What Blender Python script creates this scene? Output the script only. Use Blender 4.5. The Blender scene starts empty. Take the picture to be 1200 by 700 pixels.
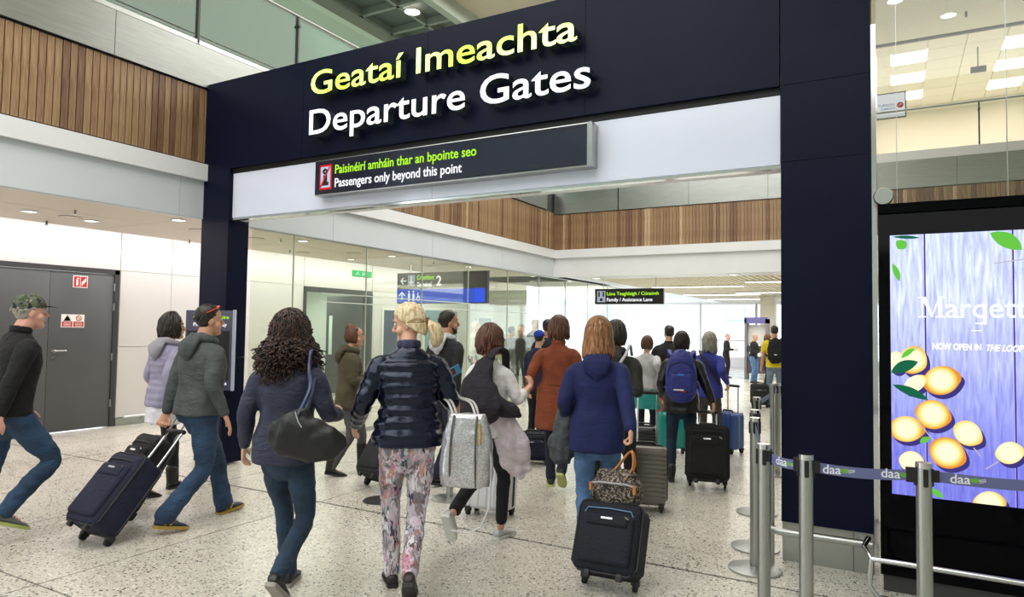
import bpy, bmesh, math, random
import numpy as np
from mathutils import Vector, Matrix, noise
R = math.radians
rnd = random.Random(7)
SC = bpy.context.scene
COL = SC.collection
# ------------------------------------------------------------------ camera
F_PX = 801.0
AX_X = Vector((0.873, 0.488, 0.015)); AX_U = Vector((0.007, -0.045, 0.999)); AX_F = Vector((-0.488, 0.872, 0.043))
AX_F.normalize(); AX_X = (AX_X - AX_F * AX_X.dot(AX_F)).normalized(); AX_U = AX_X.cross(AX_F)
CAM = Vector((0, 0, 1.58))
cd = bpy.data.cameras.new('camera'); cam = bpy.data.objects.new('camera', cd); COL.objects.link(cam)
cd.sensor_fit = 'HORIZONTAL'; cd.sensor_width = 36.0; cd.lens = 36.0 * F_PX / 1200.0; cd.clip_end = 300; cd.clip_start = 0.05
m3 = Matrix((AX_X, AX_U, -AX_F)).transposed()
cam.matrix_world = Matrix.Translation(CAM) @ m3.to_4x4()
SC.camera = cam
SC.view_settings.view_transform = 'Standard'; SC.view_settings.look = 'None'
SC.view_settings.gamma = 1.0; SC.view_settings.exposure = 0.2
# ------------------------------------------------------------------ world and big lights
w = bpy.data.worlds.new('overcast'); SC.world = w; w.use_nodes = True
bg = w.node_tree.nodes['Background']; bg.inputs[0].default_value = (0.86, 0.93, 1.0, 1); bg.inputs[1].default_value = 3.6
def area(name, loc, size, power, col=(1, 0.95, 0.88), rot=(0, 0, 0)):
    l = bpy.data.lights.new(name, 'AREA'); l.shape = 'RECTANGLE'; l.size = size[0]; l.size_y = size[1]; l.energy = power; l.color = col
    o = bpy.data.objects.new(name, l); COL.objects.link(o); o.location = loc; o.rotation_euler = rot; return o
area('hall_fill', (-4.5, 1.2, 6.9), (7, 5), 330, (1, 0.98, 0.95))  # unseen area light added overhead to light the hall
area('hall_fill_behind', (-1.5, -4, 6.9), (9, 5), 380, (0.97, 0.98, 1))  # added fill from behind the camera, out of view
area('atrium_fill', (-3.5, 9.8, 6.9), (5, 7), 360, (1, 0.98, 0.94))  # added unseen source lighting the void from above
area('left_soffit_lamp', (-8.3, 3.6, 2.83), (1.6, 5.0), 42, (1, 0.85, 0.78))
area('corridor_lamp', (-8.5, 10.5, 2.83), (1.8, 8), 100, (1, 0.98, 0.95))
area('cove_lamp', (-9.95, 9.0, 3.03), (0.3, 20), 190, (1, 0.96, 0.97))
area('walkway_fill', (-10.2, 9, 6.9), (3, 9), 170, (0.94, 1, 0.93))  # area light added only to brighten the upper walkway
area('far_hall_lamp', (-4, 19.5, 2.76), (7, 8), 340, (1, 0.98, 0.9))
area('office_lamp', (1, 16.6, 6.95), (6, 3), 180, (1, 0.93, 0.9))

def ray(x, y): return AX_X * (x - 600) + AX_U * (350 - y) + AX_F * F_PX
def at(x, y, z=0.0):                       # the point of height z behind a pixel
    d = ray(x, y); return CAM + d * ((z - CAM.z) / d.z)
def atY(x, y, Y):
    d = ray(x, y); return CAM + d * (Y / d.y)
def atD(x, y, D):                          # the point at viewing depth D
    d = ray(x, y); return CAM + d * (D / F_PX)
# ------------------------------------------------------------------ materials
def srgb(c):
    return tuple(((v / 255) / 12.92 if v / 255 <= 0.04045 else ((v / 255 + 0.055) / 1.055) ** 2.4) for v in c) + (1,)
MATS = {}
def mat(name, col, rough=0.5, metal=0.0, bump=0.0, bscale=40, var=0.0, vscale=8, emit=0.0, spec=None, coat=0.0, stretch=None, sheen=0.0, wr=0.0):
    if name in MATS: return MATS[name]
    m = bpy.data.materials.new(name); m.use_nodes = True; nt = m.node_tree; b = nt.nodes['Principled BSDF']
    c = srgb(col); b.inputs['Base Color'].default_value = c
    b.inputs['Roughness'].default_value = rough; b.inputs['Metallic'].default_value = metal
    if spec is not None: b.inputs['Specular IOR Level'].default_value = spec
    if coat: b.inputs['Coat Weight'].default_value = coat; b.inputs['Coat Roughness'].default_value = 0.08
    if sheen: b.inputs['Sheen Weight'].default_value = sheen
    tc = nt.nodes.new('ShaderNodeTexCoord'); src = tc.outputs['Object']
    if stretch:
        mp = nt.nodes.new('ShaderNodeMapping'); mp.inputs['Scale'].default_value = stretch; nt.links.new(src, mp.inputs[0]); src = mp.outputs[0]
    if var:
        n = nt.nodes.new('ShaderNodeTexNoise'); n.inputs['Scale'].default_value = vscale; n.inputs['Detail'].default_value = 5
        nt.links.new(src, n.inputs['Vector'])
        r = nt.nodes.new('ShaderNodeValToRGB'); r.color_ramp.elements[0].position = 0.3; r.color_ramp.elements[1].position = 0.7
        r.color_ramp.elements[0].color = tuple(v * (1 - var) for v in c[:3]) + (1,)
        r.color_ramp.elements[1].color = tuple(min(1, v * (1 + var) + 0.004 * var) for v in c[:3]) + (1,)
        nt.links.new(n.outputs[0], r.inputs[0]); nt.links.new(r.outputs[0], b.inputs['Base Color'])
    if bump:
        n = nt.nodes.new('ShaderNodeTexNoise'); n.inputs['Scale'].default_value = bscale; n.inputs['Detail'].default_value = 4
        nt.links.new(src, n.inputs['Vector'])
        bp = nt.nodes.new('ShaderNodeBump'); bp.inputs['Strength'].default_value = bump; bp.inputs['Distance'].default_value = 0.01
        nt.links.new(n.outputs[0], bp.inputs['Height']); nt.links.new(bp.outputs[0], b.inputs['Normal'])
        if wr:       # cloth creases: distorted, mostly sideways ridges
            m2 = nt.nodes.new('ShaderNodeMapping'); m2.inputs['Scale'].default_value = (1, 1, 2.2); nt.links.new(tc.outputs['Object'], m2.inputs[0])
            n2 = nt.nodes.new('ShaderNodeTexNoise'); n2.inputs['Scale'].default_value = 9; n2.inputs['Detail'].default_value = 3; n2.inputs['Distortion'].default_value = 1.6; nt.links.new(m2.outputs[0], n2.inputs['Vector'])
            b2 = nt.nodes.new('ShaderNodeBump'); b2.inputs['Strength'].default_value = wr; b2.inputs['Distance'].default_value = 0.03
            nt.links.new(n2.outputs[0], b2.inputs['Height']); nt.links.new(b2.outputs[0], bp.inputs['Normal'])
    if emit:
        b.inputs['Emission Color'].default_value = c; b.inputs['Emission Strength'].default_value = emit
    MATS[name] = m; return m
def emis(name, col, s):
    if name in MATS: return MATS[name]
    m = bpy.data.materials.new(name); m.use_nodes = True; nt = m.node_tree; nt.nodes.remove(nt.nodes['Principled BSDF'])
    e = nt.nodes.new('ShaderNodeEmission'); e.inputs[0].default_value = srgb(col); e.inputs[1].default_value = s
    nt.links.new(e.outputs[0], nt.nodes['Material Output'].inputs[0]); MATS[name] = m; return m
def tint_spec(m, c):
    m.node_tree.nodes['Principled BSDF'].inputs['Specular Tint'].default_value = (*c, 1); return m
def glass(name, tint, refl=0.08, haze=0.0, hcol=(200, 210, 190)):
    if name in MATS: return MATS[name]
    m = bpy.data.materials.new(name); m.use_nodes = True; nt = m.node_tree; nt.nodes.remove(nt.nodes['Principled BSDF'])
    t = nt.nodes.new('ShaderNodeBsdfTransparent'); t.inputs[0].default_value = srgb(tint)
    g = nt.nodes.new('ShaderNodeBsdfGlossy'); g.inputs['Roughness'].default_value = 0.03
    lw = nt.nodes.new('ShaderNodeLayerWeight'); lw.inputs[0].default_value = 0.25
    mr = nt.nodes.new('ShaderNodeMapRange'); mr.inputs[3].default_value = refl * 0.5; mr.inputs[4].default_value = min(1, refl * 4)
    nt.links.new(lw.outputs['Fresnel'], mr.inputs[0])
    mx = nt.nodes.new('ShaderNodeMixShader'); nt.links.new(mr.outputs[0], mx.inputs[0]); nt.links.new(t.outputs[0], mx.inputs[1]); nt.links.new(g.outputs[0], mx.inputs[2])
    out = mx.outputs[0]
    if haze:
        d = nt.nodes.new('ShaderNodeBsdfDiffuse'); d.inputs[0].default_value = srgb(hcol)
        m2 = nt.nodes.new('ShaderNodeMixShader'); m2.inputs[0].default_value = haze
        nt.links.new(out, m2.inputs[1]); nt.links.new(d.outputs[0], m2.inputs[2]); out = m2.outputs[0]
    nt.links.new(out, nt.nodes['Material Output'].inputs[0]); MATS[name] = m; return m
def ramp_mat(name, kind, scale, stops, rough=0.5, bump=0.0, stretch=None, coord='Object', emit=0.0, detail=5, metal=0, coat=0.0):
    if name in MATS: return MATS[name]
    m = bpy.data.materials.new(name); m.use_nodes = True; nt = m.node_tree; b = nt.nodes['Principled BSDF']
    b.inputs['Roughness'].default_value = rough; b.inputs['Metallic'].default_value = metal; b.inputs['Coat Weight'].default_value = coat
    tc = nt.nodes.new('ShaderNodeTexCoord'); src = tc.outputs['Object']
    if coord == 'World': src = nt.nodes.new('ShaderNodeNewGeometry').outputs['Position']
    if stretch:
        mp = nt.nodes.new('ShaderNodeMapping'); mp.inputs['Scale'].default_value = stretch; nt.links.new(src, mp.inputs[0]); src = mp.outputs[0]
    if kind == 'noise':
        n = nt.nodes.new('ShaderNodeTexNoise'); n.inputs['Scale'].default_value = scale; n.inputs['Detail'].default_value = detail; o = n.outputs[0]
        n.inputs['Distortion'].default_value = 0.6
    else:
        n = nt.nodes.new('ShaderNodeTexVoronoi'); n.inputs['Scale'].default_value = scale
        sp = nt.nodes.new('ShaderNodeSeparateColor'); nt.links.new(n.outputs['Color'], sp.inputs[0]); o = sp.outputs[0]
    nt.links.new(src, n.inputs['Vector'])
    r = nt.nodes.new('ShaderNodeValToRGB'); cr = r.color_ramp
    while len(cr.elements) < len(stops): cr.elements.new(0.5)
    for e, (p, c) in zip(cr.elements, stops): e.position = p; e.color = srgb(c)
    nt.links.new(o, r.inputs[0]); nt.links.new(r.outputs[0], b.inputs['Base Color'])
    if emit: nt.links.new(r.outputs[0], b.inputs['Emission Color']); b.inputs['Emission Strength'].default_value = emit
    if bump:
        bp = nt.nodes.new('ShaderNodeBump'); bp.inputs['Strength'].default_value = bump; bp.inputs['Distance'].default_value = 0.01
        nt.links.new(o, bp.inputs['Height']); nt.links.new(bp.outputs[0], b.inputs['Normal'])
    MATS[name] = m; return m

def terrazzo():
    m = bpy.data.materials.new('terrazzo'); m.use_nodes = True; nt = m.node_tree; b = nt.nodes['Principled BSDF']
    g = nt.nodes.new('ShaderNodeNewGeometry')
    base = srgb((204, 199, 188))
    def chips(scale, thr, pick, col, prev):
        v = nt.nodes.new('ShaderNodeTexVoronoi'); v.inputs['Scale'].default_value = scale; nt.links.new(g.outputs['Position'], v.inputs['Vector'])
        lt = nt.nodes.new('ShaderNodeMath'); lt.operation = 'LESS_THAN'; lt.inputs[1].default_value = thr; nt.links.new(v.outputs['Distance'], lt.inputs[0])
        sp = nt.nodes.new('ShaderNodeSeparateColor'); nt.links.new(v.outputs['Color'], sp.inputs[0])
        l2 = nt.nodes.new('ShaderNodeMath'); l2.operation = 'LESS_THAN'; l2.inputs[1].default_value = pick; nt.links.new(sp.outputs[0], l2.inputs[0])
        mu = nt.nodes.new('ShaderNodeMath'); mu.operation = 'MULTIPLY'; nt.links.new(lt.outputs[0], mu.inputs[0]); nt.links.new(l2.outputs[0], mu.inputs[1])
        mx = nt.nodes.new('ShaderNodeMix'); mx.data_type = 'RGBA'; nt.links.new(mu.outputs[0], mx.inputs[0])
        if prev is None: mx.inputs[6].default_value = base
        else: nt.links.new(prev, mx.inputs[6])
        mx.inputs[7].default_value = srgb(col); return mx.outputs[2]
    c = chips(95, 0.45, 0.35, (176, 166, 150), None)
    c = chips(55, 0.42, 0.30, (235, 230, 220), c)
    c = chips(62, 0.40, 0.26, (84, 80, 74), c)
    c = chips(34, 0.30, 0.16, (50, 48, 47), c)
    n = nt.nodes.new('ShaderNodeTexNoise'); n.inputs['Scale'].default_value = 0.9; n.inputs['Detail'].default_value = 3; nt.links.new(g.outputs['Position'], n.inputs['Vector'])
    mr = nt.nodes.new('ShaderNodeMapRange'); mr.inputs[1].default_value = 0.3; mr.inputs[2].default_value = 0.7; mr.inputs[3].default_value = 0.86; mr.inputs[4].default_value = 1.05; nt.links.new(n.outputs[0], mr.inputs[0])
    mx = nt.nodes.new('ShaderNodeMix'); mx.data_type = 'RGBA'; mx.blend_type = 'MULTIPLY'; mx.inputs[0].default_value = 1; nt.links.new(c, mx.inputs[6]); nt.links.new(mr.outputs[0], mx.inputs[7])
    nt.links.new(mx.outputs[2], b.inputs['Base Color'])
    n2 = nt.nodes.new('ShaderNodeMapRange'); n2.inputs[3].default_value = 0.2; n2.inputs[4].default_value = 0.36; nt.links.new(n.outputs[0], n2.inputs[0]); nt.links.new(n2.outputs[0], b.inputs['Roughness'])
    b.inputs['Specular IOR Level'].default_value = 0.55
    return m
M_TERR = terrazzo()
def wood(name, a, b_, c_):
    return ramp_mat(name, 'noise', 5, [(0.3, a), (0.5, b_), (0.7, c_)], rough=0.45, bump=0.15, stretch=(14, 14, 0.9))
W1 = [wood('cedar_slat_%s' % k, *v) for k, v in dict(mid=((124, 96, 68), (148, 118, 86), (166, 138, 104)), dark=((88, 62, 46), (114, 84, 62), (132, 100, 76)), pale=((160, 130, 100), (182, 154, 120), (198, 174, 144)), red=((112, 82, 58), (138, 106, 78), (154, 124, 92))).items()]
M_WHITE = mat('white_paint', (232, 233, 236), 0.35, var=0.02, vscale=2)
M_FASCIA = mat('pale_fascia_paint', (214, 220, 226), 0.4, var=0.03, vscale=1.5)
M_WALL = mat('glossy_wall_panel', (214, 210, 208), 0.16, coat=0.3, var=0.02, vscale=1)
M_CEIL = mat('soffit_paint', (222, 212, 200), 0.6, var=0.02, vscale=1)
M_BLACK = mat('portal_black', (9, 15, 38), 0.38, bump=0.05, bscale=300, var=0.12, vscale=2, spec=0.12)
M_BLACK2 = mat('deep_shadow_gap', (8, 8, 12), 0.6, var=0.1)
M_GLOSSB = mat('gloss_black_cabinet', (5, 5, 8), 0.1, var=0.1, spec=0.06)
M_STEEL = mat('brushed_steel', (176, 178, 176), 0.3, 1.0, bump=0.12, bscale=30, var=0.06, vscale=10, stretch=(30, 30, 1))
M_STEELH = mat('brushed_steel_band', (158, 161, 157), 0.34, 0.95, bump=0.1, bscale=14, var=0.07, vscale=3, stretch=(1, 1, 14))
M_CHROME = mat('polished_steel', (205, 206, 208), 0.14, 1.0, var=0.03)
M_DOOR = mat('grey_door_paint', (84, 86, 88), 0.42, var=0.06, vscale=2, bump=0.03, bscale=200)
M_DFRAME = mat('dark_door_frame', (58, 58, 60), 0.4, var=0.05)
M_GLASS = glass('partition_glass', (246, 250, 242), 0.05, 0.012, (230, 236, 214))
M_GLASSG = glass('green_balustrade_glass', (150, 182, 160), 0.14, 0.1, (120, 150, 130))
M_GLASSC = glass('clear_glass', (247, 247, 245), 0.06, 0.015)
M_RUBBER = mat('black_rubber', (22, 22, 24), 0.7, var=0.1)
M_LAMP = emis('lamp_diffuser', (255, 248, 232), 5.0)
# ------------------------------------------------------------------ mesh helpers
def bm_box(bm, lo, hi):
    vs = [bm.verts.new((x, y, z)) for x in (lo[0], hi[0]) for y in (lo[1], hi[1]) for z in (lo[2], hi[2])]
    for f in ((0, 1, 3, 2), (4, 6, 7, 5), (0, 4, 5, 1), (2, 3, 7, 6), (0, 2, 6, 4), (1, 5, 7, 3)): bm.faces.new([vs[i] for i in f])
def bm_tube(bm, pts, r, n=8, closed=False):
    pts = [Vector(p) for p in pts]; rs = r if isinstance(r, (list, tuple)) else [r] * len(pts); rings = []
    L = len(pts); prev = None
    for i, p in enumerate(pts):
        if closed: t = (pts[(i + 1) % L] - pts[i - 1]).normalized()
        else: t = (pts[min(i + 1, L - 1)] - pts[max(i - 1, 0)]).normalized()
        if prev is None:
            a = Vector((0, 0, 1)) if abs(t.z) < 0.9 else Vector((1, 0, 0)); u = t.cross(a).normalized()
        else:
            u = (prev - t * prev.dot(t)); u = u.normalized() if u.length > 1e-6 else t.orthogonal().normalized()
        prev = u; v = t.cross(u)
        rings.append([bm.verts.new(p + (u * math.cos(k * 2 * math.pi / n) + v * math.sin(k * 2 * math.pi / n)) * rs[i]) for k in range(n)])
    for i in range(L if closed else L - 1):
        A = rings[i]; B = rings[(i + 1) % L]
        for k in range(n): bm.faces.new((A[k], A[(k + 1) % n], B[(k + 1) % n], B[k]))
    if not closed: bm.faces.new(rings[0][::-1]); bm.faces.new(rings[-1])
def bm_cyl(bm, c, r, z0, z1, n=24, r2=None):
    r2 = r if r2 is None else r2
    A = [bm.verts.new((c[0] + r * math.cos(2 * math.pi * k / n), c[1] + r * math.sin(2 * math.pi * k / n), z0)) for k in range(n)]
    B = [bm.verts.new((c[0] + r2 * math.cos(2 * math.pi * k / n), c[1] + r2 * math.sin(2 * math.pi * k / n), z1)) for k in range(n)]
    for k in range(n): bm.faces.new((A[k], A[(k + 1) % n], B[(k + 1) % n], B[k]))
    bm.faces.new(A[::-1]); bm.faces.new(B)
def bm_rbox(bm, lo, hi, r, seg=3):
    b2 = bmesh.new(); bm_box(b2, lo, hi)
    bmesh.ops.recalc_face_normals(b2, faces=b2.faces)
    bmesh.ops.bevel(b2, geom=b2.edges[:] + b2.verts[:], offset=r, segments=seg, profile=0.5, affect='EDGES')
    me = bpy.data.meshes.new('t'); b2.to_mesh(me); b2.free(); bm.from_mesh(me); bpy.data.meshes.remove(me)
def obj(name, bm, m, parent=None, smooth=False, M=None):
    bmesh.ops.recalc_face_normals(bm, faces=bm.faces)
    if M is not None: bmesh.ops.transform(bm, matrix=M, verts=bm.verts)
    me = bpy.data.meshes.new(name); bm.to_mesh(me); bm.free(); me.materials.append(m)
    if smooth:
        me.shade_smooth()
        if smooth == 'auto': me.set_sharp_from_angle(angle=R(40))
    o = bpy.data.objects.new(name, me); COL.objects.link(o)
    if parent: o.parent = parent
    return o
def box(name, lo, hi, m, parent=None, r=0.0, seg=2):
    bm = bmesh.new()
    if r: bm_rbox(bm, lo, hi, r, seg)
    else: bm_box(bm, lo, hi)
    return obj(name, bm, m, parent, 'auto' if r else False)
def tube(name, pts, r, m, parent=None, n=10, closed=False):
    bm = bmesh.new(); bm_tube(bm, pts, r, n, closed); return obj(name, bm, m, parent, 'auto')
def shared(name, me, loc, parent=None, m=None):
    o = bpy.data.objects.new(name, me); COL.objects.link(o); o.location = loc
    if parent: o.parent = parent
    return o
def tag(o, label, cat, group=None):
    o['label'] = label; o['category'] = cat
    if group: o['group'] = group
    return o
def thing(name, label, cat, loc=(0, 0, 0), rz=0.0, group=None):
    o = bpy.data.objects.new(name, None); COL.objects.link(o); o.location = loc; o.rotation_euler = (0, 0, rz); o.empty_display_size = 0.1
    return tag(o, label, cat, group)
def struct(o, label=None, cat=None):
    o['kind'] = 'structure'
    if label: o['label'] = label
    if cat: o['category'] = cat
    return o
def setup_empty(name, label, cat):
    o = bpy.data.objects.new(name, None); COL.objects.link(o); o.empty_display_size = 0.1; return struct(o, label, cat)
def copy_tree(o, parent=None):
    c = o.copy(); COL.objects.link(c); c.parent = parent
    for ch in list(o.children): copy_tree(ch, c)
    return c
def text_bm(s, size, bold=0.0, extrude=0.0, shear=0.0, space=1.0, align='LEFT', width=None):
    cu = bpy.data.curves.new('t', 'FONT'); cu.body = s; cu.size = size; cu.offset = bold * size; cu.extrude = extrude; cu.shear = shear
    cu.space_character = space; cu.align_x = align; cu.resolution_u = 4; cu.fill_mode = 'BOTH'
    o = bpy.data.objects.new('t', cu); TMP.collection.objects.link(o); TMP.view_layers[0].update()
    dg = TMP.view_layers[0].depsgraph; me = bpy.data.meshes.new_from_object(o.evaluated_get(dg))
    bm = bmesh.new(); bm.from_mesh(me); bpy.data.meshes.remove(me); bpy.data.objects.remove(o); bpy.data.curves.remove(cu)
    if width:
        xs = [v.co.x for v in bm.verts]; k = width / (max(xs) - min(xs)); x0 = min(xs)
        for v in bm.verts: v.co.x = (v.co.x - x0) * k
    return bm
TMP = bpy.data.scenes.new('tmp')
ROT_FRONT = Matrix.Rotation(R(90), 4, 'X')           # text in XY -> standing, facing -Y
ROT_PX = Matrix.Rotation(R(90), 4, 'Z') @ ROT_FRONT  # facing +X
def text(name, s, loc, size, m, parent, bold=0.0, ext=0.001, M=ROT_FRONT, **k):
    bm = text_bm(s, size, bold, ext, **k); return obj(name, bm, m, parent, False, Matrix.Translation(loc) @ M)

# ================================================================== SETTING
# floor: terrazzo slabs with dark joints
fl = struct(box('floor', (-14, -9.2, -0.12), (6.2, 34, -0.006), mat('floor_joint', (40, 38, 36), 0.6, var=0.1)), 'speckled pale terrazzo floor with dark joints', 'floor')
xs = [-14, -12.2, -10.3, -9.4, -8.3, -7.3, -5.9, -4.5, 1.1, 3.9, 6.2]; ys = [-9.2, -6, -3.2, -1.5, -0.11, 2.26, 4.57, 6.94, 9.31, 11.68, 14.05, 16.42, 18.8, 21.2, 23.5, 26, 28.5, 31, 34]
for i in range(len(xs) - 1):
    for j in range(len(ys) - 1):
        g0 = 0.014 if abs(ys[j] - 4.57) < 0.01 else 0.006; g1 = 0.014 if abs(ys[j + 1] - 4.57) < 0.01 else 0.006
        gx = 0.006
        box('floor_slab', (xs[i] + gx, ys[j] + g0, -0.03), (xs[i + 1] - gx, ys[j + 1] - g1, 0.0), M_TERR, fl)
# left wall (door wall) with glossy panels
wl = struct(box('wall_left', (-10.6, -1.5, 0), (-10.40, 4.25, 3.4), M_WALL), 'glossy white panelled wall behind the grey double doors', 'wall')
box('wall_core', (-10.6, 6.15, 0), (-10.4, 9.95, 3.4), M_WALL, wl); box('wall_core', (-10.6, 11.98, 0), (-10.4, 19.5, 3.4), M_WALL, wl)
box('wall_core', (-10.6, 4.25, 2.36), (-10.4, 6.15, 3.4), M_WALL, wl); box('wall_core', (-10.6, 9.95, 2.34), (-10.4, 11.98, 3.4), M_WALL, wl)
pj = [-1.5, 0.2, 1.6, 2.9, 4.25]; 
for a, b in list(zip(pj, pj[1:])) + [(6.2, 7.05), (7.05, 8.4), (8.4, 9.93), (12.0, 13.4), (13.4, 14.9), (14.9, 16.4), (16.4, 17.9), (17.9, 19.5)]:
    for z0, z1 in ((0.12, 1.2), (1.2, 2.37), (2.37, 3.4)):
        box('wall_panel', (-10.4, a + 0.004, z0 + 0.003), (-10.36, b - 0.004, z1 - 0.003), M_WALL, wl)
box('wall_panel', (-10.4, 4.254, 2.375), (-10.36, 6.19, 3.4), M_WALL, wl); box('wall_panel', (-10.4, 9.94, 2.355), (-10.36, 11.99, 3.4), M_WALL, wl)
bb = struct(box('baseboard_left', (-10.4, 6.2, 0), (-10.345, 9.93, 0.11), M_STEEL), 'low steel skirting', 'baseboard')
box('skirting', (-10.4, 12.0, 0), (-10.345, 19.5, 0.11), M_STEEL, bb)
# bumper rail on the wall right of the doors
br = thing('bumper_rail', 'low white bumper rail on brackets right of the grey doors', 'rail', (-10.3, 6.3, 0))
br2 = tube('rail_tube', [(0, 0, 0.13), (0, 3.4, 0.13)], 0.018, M_WHITE, br)
for k in range(4): tube('bracket', [(-0.05, 0.3 + k * 0.95, 0.06), (0, 0.3 + k * 0.95, 0.12)], 0.012, M_STEEL, br)
# door 1
d1 = setup_empty('door_1', 'dark grey double service doors in the white wall', 'door')
for lo, hi in (((-10.42, 4.25, 0), (-10.33, 4.33, 2.36)), ((-10.42, 6.1, 0), (-10.33, 6.17, 2.36)), ((-10.42, 4.25, 2.3), (-10.33, 6.17, 2.37))): box('door_frame', lo, hi, M_DFRAME, d1)
for a, b in ((4.335, 5.195), (5.2, 6.095)):
    lf = box('door_leaf', (-10.40, a, 0.012), (-10.345, b, 2.295), M_DOOR, d1, 0.004)
    hy = 5.27 if a > 5 else 5.12
    if a > 5:
        tube('lever_handle', [(-10.345, hy, 1.16), (-10.29, hy, 1.16), (-10.285, hy + 0.03, 1.16), (-10.285, hy + 0.15, 1.16)], 0.011, M_CHROME, lf)
        bm = bmesh.new(); bm_cyl(bm, (0, 0), 0.028, 0, 0.01, 20); obj('rose', bm, M_CHROME, lf, 'auto', Matrix.Translation((-10.345, hy, 1.16)) @ Matrix.Rotation(R(90), 4, 'Y'))
        bm = bmesh.new(); bm_cyl(bm, (0, 0), 0.026, 0, 0.012, 20); obj('lock', bm, M_CHROME, lf, 'auto', Matrix.Translation((-10.345, hy, 1.06)) @ Matrix.Rotation(R(90), 4, 'Y'))
    for z in (0.3, 1.0, 1.75, 2.05):
        hh = 6.098 if a > 5 else 4.332
        tube('hinge', [(-10.335, hh, z), (-10.335, hh, z + 0.11)], 0.011, M_STEEL, lf)
M_RED = mat('sign_red', (190, 34, 38), 0.4, var=0.03); M_SW = mat('sign_white', (238, 238, 236), 0.4, var=0.02); M_YEL = mat('sign_yellow', (236, 200, 40), 0.4, var=0.03); M_INK = mat('sign_black', (18, 18, 20), 0.5, var=0.05)
fs = thing('fire_sign', 'small red and white extinguisher sign high on the grey door', 'sign', (-10.343, 5.5, 2.07))
box('plate', (0, 0, 0), (0.004, 0.205, 0.175), M_SW, fs)
box('red_field', (0.004, 0.012, 0.012), (0.006, 0.095, 0.163), M_RED, fs); box('red_field', (0.004, 0.105, 0.012), (0.006, 0.193, 0.163), M_RED, fs)
bm = bmesh.new(); bm_box(bm, (0.006, 0.042, 0.03), (0.008, 0.07, 0.115)); bm_box(bm, (0.006, 0.05, 0.115), (0.008, 0.062, 0.14)); bm_box(bm, (0.006, 0.06, 0.13), (0.008, 0.085, 0.14))
obj('extinguisher_pictogram', bm, M_SW, fs)
bm = bmesh.new()
for k in range(4): bm_box(bm, (0.006, 0.12 + k * 0.016, 0.03 + 0.02 * k), (0.008, 0.132 + k * 0.016, 0.09 + 0.018 * k))
obj('flame_pictogram', bm, M_SW, fs)
ws = thing('warning_sign', 'small yellow, white and red warning plate at eye height on the grey door', 'sign', (-10.343, 5.36, 1.49))
box('plate', (0, 0, 0), (0.004, 0.32, 0.19), M_SW, ws)
for y0 in (0.012, 0.168): box('red_caption', (0.004, y0, 0.01), (0.006, y0 + 0.14, 0.085), M_RED, ws); [box('caption_line', (0.006, y0 + 0.02, 0.02 + 0.02 * k), (0.007, y0 + 0.12, 0.027 + 0.02 * k), M_SW, ws) for k in range(3)]
bm = bmesh.new(); a = [bm.verts.new(p) for p in ((0.006, 0.03, 0.095), (0.006, 0.135, 0.095), (0.006, 0.082, 0.18))]; bm.faces.new(a); bmesh.ops.solidify(bm, geom=bm.faces[:], thickness=0.002); obj('yellow_triangle', bm, M_YEL, ws)
box('bolt_mark', (0.0065, 0.078, 0.105), (0.0085, 0.088, 0.155), M_INK, ws)
tube('prohibition_ring', [(0.006, 0.238 + 0.036 * math.cos(t * R(22.5)), 0.137 + 0.036 * math.sin(t * R(22.5))) for t in range(16)], 0.005, M_RED, ws, 5, True)
tube('prohibition_bar', [(0.007, 0.213, 0.162), (0.007, 0.263, 0.112)], 0.004, M_RED, ws, 5)
# door 2: opening with a grey leaf and lobby beyond
d2 = setup_empty('door_2', 'open doorway with a dark leaf seen through the glass partition', 'door')
box('lintel', (-10.5, 9.95, 2.26), (-10.33, 11.98, 2.36), M_DFRAME, d2); box('jamb', (-10.5, 9.93, 0), (-10.33, 9.99, 2.3), M_DFRAME, d2); box('jamb', (-10.5, 11.93, 0), (-10.33, 11.99, 2.3), M_DFRAME, d2)
lf = box('door_leaf', (-11.6, 11.85, 0.01), (-10.5, 11.91, 2.25), M_DOOR, d2)
box('vision_panel', (-11.5, 11.835, 0.9), (-11.4, 11.855, 1.8), mat('vision_glass', (205, 222, 214), 0.1, var=0.02), lf)
lb = struct(box('wall_back', (-13.6, 9.0, 0), (-13.4, 13.5, 2.6), mat('lobby_paint', (226, 232, 226), 0.5, var=0.02)), 'pale lobby wall seen through the open doorway', 'wall')
box('lobby_side', (-13.4, 9.0, 0), (-10.6, 9.1, 2.6), MATS['lobby_paint'], lb); box('lobby_side', (-13.4, 12.6, 0), (-10.6, 12.7, 2.6), MATS['lobby_paint'], lb); box('lobby_ceiling', (-13.4, 9.0, 2.5), (-10.6, 12.7, 2.6), MATS['lobby_paint'], lb)
box('lift_door', (-13.4, 10.2, 0), (-13.36, 11.4, 2.1), M_STEEL, lb); box('lift_frame', (-13.4, 10.1, 2.1), (-13.34, 11.5, 2.2), M_WHITE, lb)
area('lobby_lamp', (-12, 11, 2.48), (1.5, 1.5), 40, (0.96, 1, 0.95))
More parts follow.
